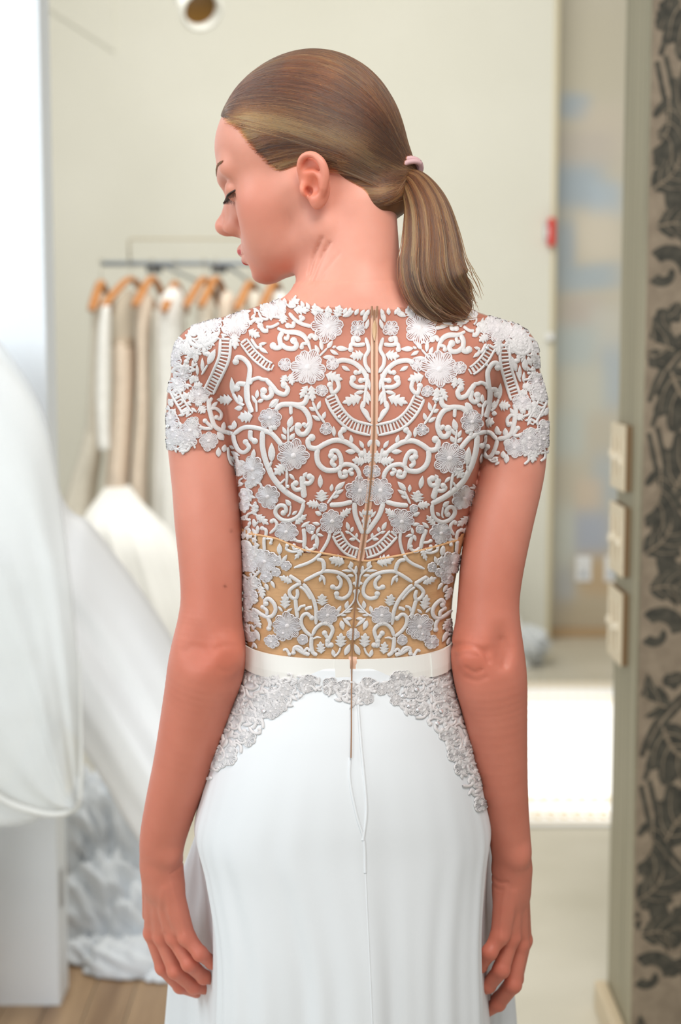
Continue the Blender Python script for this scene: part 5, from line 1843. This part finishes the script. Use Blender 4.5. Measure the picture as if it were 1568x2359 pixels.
# S width points... (b = round blob at the last point, B = at both ends, p = pointed ends); L base tip width; M serrated leaf; F flower centre radius petals; D ladder band
LACE = {
1: """S 70 430,600 440,690 560,745 700,710 830,620
S 60b 640,760 640,840 690,850
L 510,980 520,780 90
L 690,1000 800,780 100
L 610,1110 610,900 60
L 540,1160 530,990 50
S 36 690,1000 600,1140
D 190 945,640 925,900 845,1100 770,1250 690,1400
D 150 1200,670 1350,860 1520,1000 1620,1052
S 75b 1280,1560 1260,1350 1290,1180 1290,1030 1200,920 1110,900 1090,960
S 80b 1240,1290 1140,1280 1110,1340
L 1060,1440 1030,1180 80
S 60 1300,1290 1330,1230 1420,1200 1480,1220 1568,1230
F 1080,440 190 9
M 1070,560 1080,790 150
M 1270,520 1440,610 140
S 50 1310,640 1400,760 1470,740
L 1420,760 1560,850 60
L 1420,720 1540,700 50
S 50b 1480,400 1430,360 1360,370 1300,410
S 70b 1560,520 1490,520 1440,450
M 620,720 570,500 130
M 720,690 690,500 110
S 60 640,700 740,600 850,560
F 780,420 120 7
F 560,470 120 7
L 620,400 700,330 80
L 860,330 960,300 80
F 1180,320 110 7
L 1000,350 920,420 70
S 60b 250,900 300,800 380,700 430,560 520,500
F 260,760 110 7
M 380,850 330,700 130
L 420,900 460,770 70
S 60b 180,1120 240,1040 340,1030 380,960
F 190,930 110 7
F 330,1140 120 7
M 430,1060 320,1030 130
L 480,1150 440,1290 90
F 250,1290 120 7
L 330,1280 290,1420 80
M 480,1320 610,1280 140
M 560,1230 430,1180 120
F 560,1440 130 7
S 50 180,1200 240,1300 300,1420
L 150,1300 120,1180 70
L 130,1060 150,960 70
M 680,1440 570,1550 130
S 55 740,1480 690,1568""",
2: """F 880,450 215 9
M 870,330 870,170 110
M 1000,310 1045,140 150
L 1080,300 1240,220 80
M 690,290 700,120 120
S 60 820,230 740,210 690,210
M 400,210 625,220 130
M 330,150 490,70 120
M 270,270 240,410 140
F 180,200 130 7
F 60,220 90 7
S 60 340,260 420,350 520,410 650,445
S 50b 480,370 540,330 500,310
S 60b 400,380 390,440 320,430
S 45 200,400 100,450 20,450
S 85p 180,470 300,520 440,530 540,580 600,680 640,800
S 75b 250,520 210,600 220,720 150,740 120,710
S 75b 220,680 300,740 400,750 440,700 400,640
S 50 330,560 310,620 270,600
S 65b 600,620 640,570 700,600
S 50b 590,680 520,690 510,730
F 600,1010 245 10
L 750,810 690,700 60
L 790,780 770,610 60
S 35 750,860 860,750
L 860,750 940,640 65
L 900,770 1020,840 55
L 930,740 990,720 40
L 800,870 970,870 65
L 980,740 1160,760 75
F 280,970 85 6
F 940,960 85 6
M 300,1110 235,1250 110
M 350,1100 385,1260 110
S 75b 20,1170 110,1270 180,1350 280,1380 320,1310 270,1250
S 75b 80,1270 100,1380 40,1430 -20,1400 -10,1330
M 840,1110 1075,1180 160
S 65b 1000,1180 1020,1290 940,1360 900,1250
S 75 980,940 1080,910 1220,940 1330,1020 1400,1120 1430,1250
L 1060,990 1180,1060 60
S 55b 1340,1030 1310,1080 1260,1080
S 60b 1400,1180 1330,1190
S 70b 1390,1280 1280,1280 1200,1230 1220,1160
M 1370,830 1175,860 150
S 60b 1390,690 1290,700 1200,690 1190,760
S 65b 1220,700 1230,600 1290,620
F 1290,470 105 7
L 1370,380 1420,210 70
L 1400,480 1440,330 60
S 60 1400,600 1440,760 1390,870 1400,980 1460,1080
S 50 1430,1100 1410,1250 1390,1400 1370,1560
L 1400,980 1470,1090 60
L 1420,1130 1460,1330 60
L 1380,1340 1240,1370 60
L 1390,1320 1470,1480 70
M 1340,1420 1070,1500 170
M 590,1260 490,1440 115
M 640,1260 665,1490 130
F 790,1320 80 6
L 180,1440 60,1560 75""",
4: """D 190 905,80 980,240 1095,390 1240,490 1480,550
S 80 150,270 230,200 360,190 480,200 560,160 590,60
S 80b 400,200 520,240 600,340 625,470 570,590 490,600 450,540 465,490
S 50b 620,440 570,500 545,470
S 55 360,210 365,330
L 90,240 200,120 75
F 80,380 150 8
L 330,520 380,350 85
L 300,610 250,500 55
L 350,580 410,480 50
L 300,680 230,600 60
L 350,680 420,590 70
S 35 330,740 325,500
S 75 0,560 90,590 170,670 240,760
S 60b 90,580 90,510 140,510
F 400,900 215 10
M 280,1030 140,1160 170
L 100,990 100,720 100
S 40 100,980 70,1060
S 85 24,988 120,1200 260,1370 400,1470 560,1550
S 50p 310,1080 310,1200 300,1370
L 340,1150 420,1240 50
S 35 290,1220 220,1290
S 90 520,1180 530,1330 550,1480
S 70b 530,1280 620,1280 660,1210 620,1190
L 530,1200 590,1130 60
S 65b 520,1360 430,1370 390,1310 430,1280
L 770,1350 770,1160 75
M 790,1540 790,1370 190
S 40 870,1560 1000,1380
L 920,1400 930,1290 55
L 970,1380 1110,1260 75
L 960,1440 1090,1370 60
L 930,1490 1030,1450 50
F 1315,1385 185 10
S 80B 650,650 600,690 620,780 720,800 830,740 960,690 1080,700 1200,760 1340,880
S 80 740,790 720,900 750,1020 850,1100 980,1100 1060,1060
S 70b 1060,1060 1050,930 1000,840 930,840 920,900
S 70b 980,1050 930,1000 960,930
S 70 1020,1060 1120,1020 1240,1050 1300,1130 1310,1220
S 65b 1030,1100 1050,1190 1120,1180 1110,1130
S 55b 1220,1080 1170,1110 1200,1150
L 960,640 950,490 60
S 70b 1080,690 1040,600 1090,540
L 1200,740 1190,610 60
L 1260,850 1110,840 75
L 1370,800 1310,690 60
L 1430,780 1490,670 70
M 1390,990 1205,960 150
S 50 1380,800 1400,1000
F 1440,1120 80 6
M 1440,1010 1450,830 110
S 40 660,160 730,310 830,450
L 730,270 770,140 60
L 700,280 610,230 60
L 800,400 840,290 60
L 770,420 650,340 60
F 850,530 80 6
S 60 1370,150 1350,250 1470,430
L 1400,60 1440,200 60
L 1360,240 1460,400 70""",
3: """S 50 1060,100 1130,220 1220,280
M 1050,190 805,190 160
L 1180,260 1140,120 80
L 1200,310 1080,320 80
S 80 1250,-20 1260,180 1330,380
L 1390,250 1330,130 55
L 1395,180 1410,50 60
L 1410,230 1500,190 60
S 30 1400,370 1390,200
M 1340,430 1130,450 180
S 75 690,180 700,320 730,450 780,580 900,650 1060,680
S 55b 710,330 790,320 870,390 850,470 800,450
L 900,640 910,510 80
L 730,310 820,220 60
L 1070,620 1080,490 80
L 1070,610 980,570 60
S 65b 1060,680 1080,800 1140,920 1220,950 1290,880 1240,800
S 70 1070,690 1200,600 1330,590 1480,620 1568,660
S 70b 1310,630 1310,740 1370,790
S 85 1480,640 1480,870 1530,1090 1610,1260
L 1340,1060 1360,900 70
F 690,790 135 8
F 430,640 150 8
M 330,800 330,990 150
F 190,640 120 7
L 900,780 810,660 100
L 900,950 920,840 80
L 830,1020 830,880 80
L 970,1000 1080,1110 60
L 1000,940 1160,1000 60
L 1160,1180 1100,1020 70
L 980,860 1080,900 60
F 1350,1190 170 9
S 40 960,880 980,1050 1080,1250 1160,1290
M 560,290 640,390 150
L 450,100 440,240 90
L 350,90 370,200 90
M 500,230 600,270 120
D 150 170,-20 250,150 330,290 410,420
F 160,470 110 7
L 180,300 130,180 80
L 220,350 180,430 70
L 120,560 90,430 70
S 55b 560,580 640,610 730,600 640,500
F 250,720 100 7
L 110,620 130,760 80
L 540,740 480,620 90
F 420,780 100 7""",
5: """F 690,460 235 9
S 90b 1390,560 1370,700 1290,850 1130,940 970,930 850,830 840,720 920,640 1020,660 1040,750 990,790
S 90 1180,470 1280,520 1390,560
L 1140,650 1030,520 100
S 40 1140,640 1120,800 1080,860
L 1160,830 1270,750 70
F 1050,1170 210 9
M 1220,1020 1460,820 150
L 1340,1080 1520,960 80
F 1530,1110 85 6
S 90 1390,1100 1410,1300 1400,1480
S 60b 1380,1370 1280,1360 1220,1330
M 1400,1480 1220,1720 120
S 60b 1330,1540 1190,1560 1070,1510 1080,1430
S 60b 1310,1490 1220,1510 1200,1440
S 70b 1420,1470 1500,1540 1600,1500 1620,1450
L 930,1620 930,1390 110
L 980,1780 1080,1620 80
S 40 930,1620 970,1800
F 860,1740 110 7
F 650,1760 220 9
F 1060,1850 95 7
M 450,830 700,1030 170
S 70b 730,1200 840,1090 860,1000 800,930 760,960
S 70b 640,1550 630,1350 650,1150 570,1100
S 55b 680,1300 780,1300 760,1390
L 480,1180 480,1040 80
S 35 470,1600 460,1150
L 330,1240 300,1080 80
L 420,1080 390,920 60
L 300,1050 340,960 70
M 420,820 410,600 150
L 500,700 400,620 80
F 240,430 130 7
F 420,100 150 8
M 350,280 350,140 110
F 220,640 110 7
L 230,800 200,700 80
L 380,1300 340,1180 80
M 380,1560 320,1380 130
L 420,1520 530,1430 80
F 330,1640 120 7
F 360,1860 120 7
L 250,1200 220,1320 80
F 270,1480 110 7
M 480,1680 400,1560 130""",
6: """S 95 620,570 820,560 1020,510
M 440,570 200,540 170
F 500,620 75 6
S 100 1060,520 1080,750 1160,950 1270,1080
F 660,860 215 9
M 800,790 1005,630 150
L 480,750 360,690 90
L 450,920 310,890 70
L 380,1090 450,960 60
L 380,1090 515,1130 60
L 390,1100 400,1370 80
L 370,1090 290,1210 70
L 350,1030 230,970 120
S 65 630,1020 600,1180 520,1340 400,1500 250,1600 0,1690
D 215 740,1080 830,1250 960,1385 1210,1455
S 40 960,1060 1080,1160 1170,1240
L 960,1030 920,870 80
L 1000,1060 1040,960 70
L 980,1080 890,1040 60
L 1100,1170 1110,1070 60
L 1090,1180 960,1190 70
L 1220,800 1150,680 60
L 1290,760 1330,660 70
L 1230,750 1230,640 60
S 40 1260,980 1230,780
L 1250,900 1200,830 60
M 870,1600 600,1520 210
L 1020,1680 980,1570 80
L 1090,1725 1100,1650 60
S 75 400,1530 500,1570 520,1725""",
7: """F 860,220 90 7
M 1180,430 920,310 160
S 80 1120,290 1240,370 1340,440
S 80 1360,450 1250,490 1130,590 1140,700 1230,760 1280,680 1270,560
S 85 1240,770 1250,920 1280,1130
S 60 1290,1000 1340,920 1440,890
M 1040,960 1040,650 210
L 990,1020 900,910 55
L 1060,1030 1180,950 60
F 1080,1300 260 10
F 1000,1450 150 8
S 85b 440,970 560,1070 700,1130 800,1090 850,980 820,860 720,760 650,800 660,860
S 70b 680,1090 680,1000 600,930
S 80b 700,1140 740,1250 720,1360
M 560,500 610,770 160
L 650,450 710,600 80
L 760,400 840,550 70
F 680,320 115 7
S 60b 560,200 420,350 390,480 460,520
F 380,700 120 7
M 420,1130 570,1360 150
L 450,1380 540,1610 100
F 770,1620 140 8
F 270,1150 90 7
L 280,1240 330,1640 120
F 1390,1580 100 6
S 60b 1000,1800 1060,1780 1120,1880
S 70b 1420,1880 1330,1740 1220,1740 1200,1850
S 60b 1400,1850 1460,1760 1520,1800
S 50b 200,850 240,930 280,1000 200,1060
F 250,500 110 7
F 290,880 100 7
L 230,1240 220,1420 90
L 370,600 470,430 70
F 280,120 110 7""",
8: """S 75 540,0 550,100 520,200 400,260 180,380
S 80b 510,200 620,190 800,220 960,310 1040,460 1020,620 900,710 780,690 770,620
S 75b 780,270 850,380 830,480 770,520 700,490
S 70p 480,260 540,330 560,450
L 490,290 470,400 60
S 80 160,430 260,560 360,750 400,950 400,1200
S 60 100,480 200,560 300,720
M 510,850 510,620 210
F 610,1030 190 9
S 40 770,1060 900,990 1110,760 1150,560
L 790,990 850,850 80
L 940,920 990,750 90
L 960,960 1110,900 50
L 900,990 1060,970 50
L 840,1040 970,1040 50
L 930,1110 1125,1110 70
L 860,1140 910,1320 100
L 890,1090 1060,1260 70
L 1120,620 1150,530 70
S 75b 310,1430 200,1330 130,1200 140,1060 230,1000 320,1080
S 70 330,880 260,890 200,920
S 80b 330,1420 400,1280 520,1190 640,1210 710,1310 670,1440 620,1520
S 80b 640,1480 600,1440 560,1370
S 80b 620,1500 610,1610 680,1600
S 85 320,1430 310,1600 340,1740 420,1800
S 50p 350,1480 420,1450 500,1460
M 500,1770 480,1530 180
M 860,1650 870,1370 215
S 45 860,1650 820,1750 740,1830
L 740,1830 710,1680 80
L 940,1800 1040,1580 110
S 80 1060,1290 1060,1500
F 1040,1400 70 6
L 1030,160 1040,20 80
L 1080,190 860,180 60
L 1140,260 1160,90 80
L 1110,280 960,270 60
L 1190,430 1080,420 70
S 50 980,90 1150,260 1200,490
S 90 0,1640 150,1740 280,1790
F 150,1500 90 6"""}

M_LACE = material('lace_thread', srgb(216, 213, 212), 0.75, spec=0.25)
noise_bump(M_LACE, 900, 0.5, 0.0008)
M_PETAL = material('lace_petal_thread', srgb(224, 219, 220), 0.7, spec=0.25)
noise_bump(M_PETAL, 1100, 0.6, 0.0008)
M_SEQ = material('sequin', (0.95, 0.96, 0.98), 0.08, metal=0.6)
AXV, AXU = zv, zu


def axis(v):
    return np.interp(v, AXV, AXU)


def mirror(p):
    p = np.asarray(p, float).copy()
    a = axis(p[:, 1])
    off = a - p[:, 0]
    k = np.clip(1.06 - 0.00055 * np.abs(off), 0.84, 1.02)
    k = np.where(p[:, 1] > 1250, np.clip(1.04 - 0.00035 * np.abs(off), 0.86, 1.03), k)
    drop = np.where(p[:, 1] < 1120, 0.050 * np.clip(off - 60, 0, 400), 0.02 * np.clip(off - 40, 0, 300))
    p[:, 1] += drop
    p[:, 0] = axis(p[:, 1]) + off * k
    return p


_fk = bQ[(~(is_arm & (pv > 1075)))[bQ].all(1)]
dress_bvh = BVHTree.FromPolygons([tuple(v) for v in bV], [tuple(map(int, q)) for q in _fk])


def cast_dress(u, v):
    h = dress_bvh.ray_cast(Vector(CAM), Vector(ray(u, v)))
    if not h[0] or h[0].y > 1.635: return None
    return np.array(h[0]), np.array(h[1])


class Motif:
    """flat motif in pixel coordinates with a relief height per vertex"""
    def __init__(self):
        self.P, self.H, self.F = [], [], []

    def grid(self, pts, hs, nrow, ncol):
        o = len(self.P)
        self.P += [tuple(p) for p in pts]; self.H += list(hs)
        for i in range(nrow - 1):
            for j in range(ncol - 1):
                a = o + i * ncol + j
                self.F.append((a, a + 1, a + ncol + 1, a + ncol))

    def stroke(self, pts, w, mode='', h=1.0):
        c = catmull(pts, 7)
        n = len(c)
        T = np.gradient(c, axis=0); T /= np.linalg.norm(T, axis=1)[:, None] + 1e-9
        Nn = np.stack([-T[:, 1], T[:, 0]], 1)
        t = np.linspace(0, 1, n)
        ww = np.full(n, w, float)
        if mode == 'p':
            ww = 0.92 * w * np.sin(math.pi * np.clip(t * 0.85 + 0.12, 0, 1)) ** 0.7
        else:
            ww *= np.interp(t, [0, .06, .94, 1], [.55, 1, 1, .55])
        prof = [(-1, 0.0), (-.80, .80), (0, 1.0), (.80, .80), (1, 0.0)]
        w = w * 0.92; ww = ww * 0.92
        pts2, hs = [], []
        for i in range(n):
            for a, hh in prof:
                pts2.append(c[i] + Nn[i] * a * ww[i] / 2); hs.append(hh * h)
        self.grid(pts2, hs, n, 5)
        if mode in ('b', 'B'):
            self.disc(c[-1], w * 0.72, h)
        if mode == 'B':
            self.disc(c[0], w * 0.72, h)

    def disc(self, c, r, h=1.0):
        o = len(self.P)
        self.P.append(tuple(c)); self.H.append(1.15 * h)
        n = 10
        for rr, hh in ((0.65, 1.0), (1.0, 0.0)):
            for k in range(n):
                a = 2 * math.pi * k / n
                self.P.append((c[0] + r * rr * math.cos(a), c[1] + r * rr * math.sin(a))); self.H.append(hh * h)
        for k in range(n):
            k2 = (k + 1) % n
            self.F.append((o, o + 1 + k, o + 1 + k2))
            self.F.append((o + 1 + k, o + 1 + n + k, o + 1 + n + k2, o + 1 + k2))

    def leaf(self, b, t, w, teeth=0, groove=0.35, wide=0.45, h=1.0):
        b, t = np.asarray(b, float), np.asarray(t, float)
        d = t - b; Ln = np.linalg.norm(d) + 1e-9; d = d / Ln; nn = np.array([-d[1], d[0]])
        n = 7 if not teeth else 4 * teeth + 3
        pts, hs = [], []
        for i in range(n):
            s = i / (n - 1)
            e = math.sin(math.pi * s ** (math.log(.5) / math.log(wide))) ** 0.85 if 0 < s < 1 else 0
            if teeth and 0 < s < 1:
                saw = (s * teeth) % 1.0
                e *= 0.50 + 0.70 * saw
                if s > 0.85: e *= 0.9
            hw = w / 2 * max(e, 0.04)
            lean = 0.10 * Ln if teeth else 0
            for a, hh in ((-1, 0), (-.62, .95), (0, 1 - groove), (.62, .95), (1, 0)):
                q = b + d * (s * Ln) + nn * a * hw + d * (lean * abs(a) * e * 0.7 if s < 0.93 else 0)
                pts.append(q); hs.append(hh * h * (1.0 if 0.03 < s < 0.97 else 0.3))
        self.grid(pts, hs, n, 5)

    def rib(self, pts, w, h=0.8):
        c = np.asarray(pts, float)
        T = np.gradient(c, axis=0); T /= np.linalg.norm(T, axis=1)[:, None] + 1e-9
        Nn = np.stack([-T[:, 1], T[:, 0]], 1)
        p2, hs = [], []
        for i in range(len(c)):
            for a, hh in ((-1, 0.0), (0, 1.0), (1, 0.0)):
                p2.append(c[i] + Nn[i] * a * w / 2); hs.append(hh * h)
        self.grid(p2, hs, len(c), 3)

    def flower(self, c, r, n, rot=0.0):
        c = np.asarray(c, float)
        for k in range(n):
            a = rot + 2 * math.pi * k / n + rng.uniform(-.08, .08)
            d = np.array([math.cos(a), math.sin(a)]); nr = np.array([-d[1], d[0]])
            rr = r * rng.uniform(0.84, 1.12)
            hw = rr * math.sin(math.pi / n) * 0.90
            # looped outline of the petal, then ribs fanning out inside it
            out = [(.14, .25), (.40, .72), (.66, 1.0), (.86, .86), (1.0, .34), (1.0, -.34), (.86, -.86), (.66, -1.0), (.40, -.72), (.14, -.25)]
            self.rib([c + d * rr * s + nr * hw * e for s, e in out], max(2.6, r * .085), 1.0)
            m = 3 if r < 20 else 4
            for j in range(m):
                x = (j - (m - 1) / 2) / ((m - 1) / 2) * 0.60
                self.rib([c + d * rr * .12 + nr * hw * x * .2, c + d * rr * .55 + nr * hw * x * .8, c + d * rr * .93 + nr * hw * x * 1.05], max(2.4, r * .078), 0.85)
        self.disc(c, r * 0.24, 1.1)

    def ladder(self, pts, w):
        c = catmull(pts, 10)
        T = np.gradient(c, axis=0); T /= np.linalg.norm(T, axis=1)[:, None]
        Nn = np.stack([-T[:, 1], T[:, 0]], 1)
        for sd in (-1, 1):
            self.stroke(c[::4] + Nn[::4] * sd * w * 0.38, w * 0.24)
        Ls = np.r_[0, np.cumsum(np.linalg.norm(np.diff(c, axis=0), axis=1))]
        k = int(Ls[-1] / 8.0)
        for i in range(k + 1):
            s = Ls[-1] * i / k
            m = np.array([np.interp(s, Ls, c[:, 0]), np.interp(s, Ls, c[:, 1])])
            nn = np.array([np.interp(s, Ls, Nn[:, 0]), np.interp(s, Ls, Nn[:, 1])])
            self.stroke([m - nn * w * .30, m, m + nn * w * .30], 4.2 if i % 4 else 6.5, h=.55)

    def build(self, name, mat, parent, cast, rise=0.0012, base=0.0010):
        V = self.relief(cast, rise, base)
        return mesh(name, V, self.F, mat, parent) if V is not None else None

    def relief(self, cast, rise, base):
        Pm = np.array(self.P)
        c = cast(*Pm.mean(0))
        if c is None: return None
        pd = c[0]
        V, ok = [], 0
        for (u, v), h in zip(self.P, self.H):
            q = cast(u, v)
            if q is None or np.linalg.norm(q[0] - pd) > 0.075:
                # slide back toward the motif centre until it meets the cloth
                for s in (.15, .3, .45, .6, .8, 1):
                    uu, vv = u + (Pm[:, 0].mean() - u) * s, v + (Pm[:, 1].mean() - v) * s
                    q = cast(uu, vv)
                    if q is not None and np.linalg.norm(q[0] - pd) <= 0.075: break
                else:
                    return None
            else:
                ok += 1
            extra = 0.0017 if (cast is cast_dress and v > lin_edge(u)) else 0.0
            V.append(q[0] + q[1] * (base + extra + h * rise))
        if ok < 0.45 * len(V): return None
        return V


def lin_edge(u):
    return np.interp(u, [555, 600, 640, 700, 760, 830, 850, 930, 1000, 1040, 1080], [1228, 1232, 1240, 1266, 1276, 1290, 1291, 1276, 1258, 1246, 1236])


NAMES = {'S': 'lace_scroll', 'L': 'lace_leaf', 'M': 'lace_serrated_leaf', 'F': 'lace_flower', 'D': 'lace_ladder_band'}


def clear_zip(p):
    """keep motifs off the zipper"""
    return np.abs(p[0] - axis(p[1])) > 3


count = {}
for tno, txt in LACE.items():
    ox, oy, sc = TILE[tno]
    for ln in txt.split('\n'):
        tk = ln.split()
        kd = tk[0]
        if kd in 'SD':
            mode = tk[1][-1] if tk[1][-1].isalpha() else ''
            w = float(tk[1].rstrip('bBp')) * sc
            pts = np.array([[float(x) for x in t.split(',')] for t in tk[2:]]) * sc + [ox, oy]
        elif kd in 'LM':
            pts = np.array([[float(x) for x in t.split(',')] for t in tk[1:3]]) * sc + [ox, oy]
            w = float(tk[3]) * sc
        else:
            pts = np.array([[float(x) for x in tk[1].split(',')]]) * sc + [ox, oy]
            w = float(tk[2]) * sc; npet = int(tk[3])
        for mir in (False, True):
            q = mirror(pts) if mir else pts
            lim = q[:, 0] - axis(q[:, 1])
            if mir: q[:, 0] = np.maximum(q[:, 0], axis(q[:, 1]) + 4)
            else: q[:, 0] = np.minimum(q[:, 0], axis(q[:, 1]) - 4)
            m = Motif()
            if kd == 'S': m.stroke(q, w, mode)
            elif kd == 'D': m.ladder(q, w)
            elif kd == 'L': m.leaf(q[0], q[1], w)
            elif kd == 'M': m.leaf(q[0], q[1], w * 1.05, teeth=4, groove=0.45, wide=0.40, h=1.1)
            else: m.flower(q[0], w, npet, rng.random() * 6)
            m.build(NAMES[kd], M_PETAL if kd == 'F' else M_LACE, bodice, cast_dress, rise=0.0010 if kd != 'F' else 0.0012)


# dense small embroidery where the cloth turns away: sleeves, sides, neckline; and the hips of the skirt
def inside(p, poly):
    x, y = p; c = False
    for i in range(len(poly)):
        (x1, y1), (x2, y2) = poly[i - 1], poly[i]
        if (y1 > y) != (y2 > y) and x < (x2 - x1) * (y - y1) / (y2 - y1) + x1: c = not c
    return c


def scatter(poly, gap, cast, parent, names, n_try=4000, size=(14, 22), fl=0.16, rise=0.0010, w=0.40, base=0.0010):
    poly = [tuple(p) for p in poly]
    xs, ys = [p[0] for p in poly], [p[1] for p in poly]
    pts = []
    for _ in range(n_try):
        p = (rng.uniform(min(xs), max(xs)), rng.uniform(min(ys), max(ys)))
        if inside(p, poly) and all((p[0] - q[0]) ** 2 + (p[1] - q[1]) ** 2 > gap * gap for q in pts):
            pts.append(p)
    allV, allF, allM = [], [], []
    for p in pts:
        m = Motif(); s = rng.uniform(*size); a = rng.uniform(0, 6.28)
        d = np.array([math.cos(a), math.sin(a)]); p = np.array(p)
        r = rng.random()
        if r < fl:
            m.flower(p, s * 0.75, 7, a)
        elif r < 0.72:
            m.leaf(p - d * s * .5, p + d * s * .5, s * w)
            e = np.array([math.cos(a + .9), math.sin(a + .9)])
            m.leaf(p - d * s * .3, p - d * s * .3 + e * s * .7, s * w * .8)
        else:
            k = np.array([-d[1], d[0]])
            m.stroke([p - d * s * .6, p + k * s * .25, p + d * s * .5, p + d * s * .35 - k * s * .3], s * 0.30, 'b')
        q = m.relief(cast, rise, base)
        if q is None: continue
        o = len(allV)
        allV += q
        allF += [tuple(i + o for i in f) for f in m.F]
    if allV:
        ob = mesh(names, allV, allF, M_LACE, parent)
        ob['kind'] = 'stuff'


FN = 'lace_filling'
left = [[(386, 1035), (380, 930), (384, 850), (412, 785), (440, 760), (470, 755), (455, 800), (440, 880), (450, 960), (455, 1010), (440, 1040)],
        [(440, 768), (452, 752), (560, 718), (690, 686), (705, 706), (600, 742), (520, 772), (470, 790)],
        [(556, 1110), (580, 1130), (600, 1230), (592, 1320), (585, 1400), (596, 1490), (566, 1482)],
        [(540, 1040), (565, 1060), (600, 1120), (560, 1120)],
        [(420, 800), (452, 768), (500, 752), (520, 775), (470, 800), (440, 830)]]
for poly in left:
    scatter(poly, 15, cast_dress, bodice, FN)
    scatter(mirror(np.array(poly)), 15, cast_dress, bodice, FN)

# lace edge along the neckline and the sleeve hems
for u in np.arange(700, 1000, 13.0):
    if abs(u - 860) < 12: continue
    v = np.interp(u, [690, 740, 860, 965, 990], [700, 712, 722, 712, 700])
    m = Motif(); a = -1.57 + rng.uniform(-.7, .7)
    m.leaf((u, v + 8), (u + 17 * math.cos(a), v + 8 + 17 * math.sin(a)), 10)
    m.build('lace_leaf', M_LACE, bodice, cast_dress)

# lace over the hips, below the ribbon
hipL = [(560, 1548), (640, 1562), (715, 1578), (700, 1608), (650, 1632), (612, 1652), (585, 1690), (545, 1735), (505, 1765), (478, 1790), (470, 1760), (510, 1680), (540, 1600)]
hipR = [(1042, 1546), (960, 1564), (900, 1578), (905, 1612), (940, 1640), (985, 1655), (1010, 1690), (1040, 1740), (1070, 1800), (1100, 1860), (1108, 1850), (1085, 1740), (1062, 1640)]
hipC = [(760, 1580), (800, 1583), (862, 1580), (850, 1610), (808, 1628), (775, 1612)]
hipB = [(560, 1540), (800, 1582), (1040, 1540), (1040, 1555), (900, 1588), (800, 1594), (700, 1588), (560, 1556)]
hip = empty('hip_lace', P(800, 1600, 1.49))
hip.parent = person
bpy.context.view_layer.update()
for poly, g in ((hipL, 12.5), (hipR, 12.5), (hipC, 13), (hipB, 14)):
    scatter(poly, g, cast_skirt, hip, 'hip_lace_filling', size=(17, 26), fl=0.22, rise=0.0016, w=0.42, base=0.0016)

# sequins catching the lamps
for (u, v) in ((622, 853), (1118, 803), (1115, 840), (1006, 921), (780, 960), (392, 982), (1035, 1462), (720, 1225), (665, 1118)):
    m = Motif(); m.disc((u, v), 4.0, 0.5)
    m.build('sequin', M_SEQ, bodice, cast_dress, base=0.0030)
for (u, v) in ((938, 1628), (958, 1637), (1002, 1668), (925, 1605), (612, 1640), (955, 1590), (1010, 1640)):
    m = Motif(); m.disc((u, v), 4.2, 0.5)
    m.build('sequin', M_SEQ, hip, cast_skirt, base=0.0042)
print('LACE', len(bodice.children), len(hip.children))
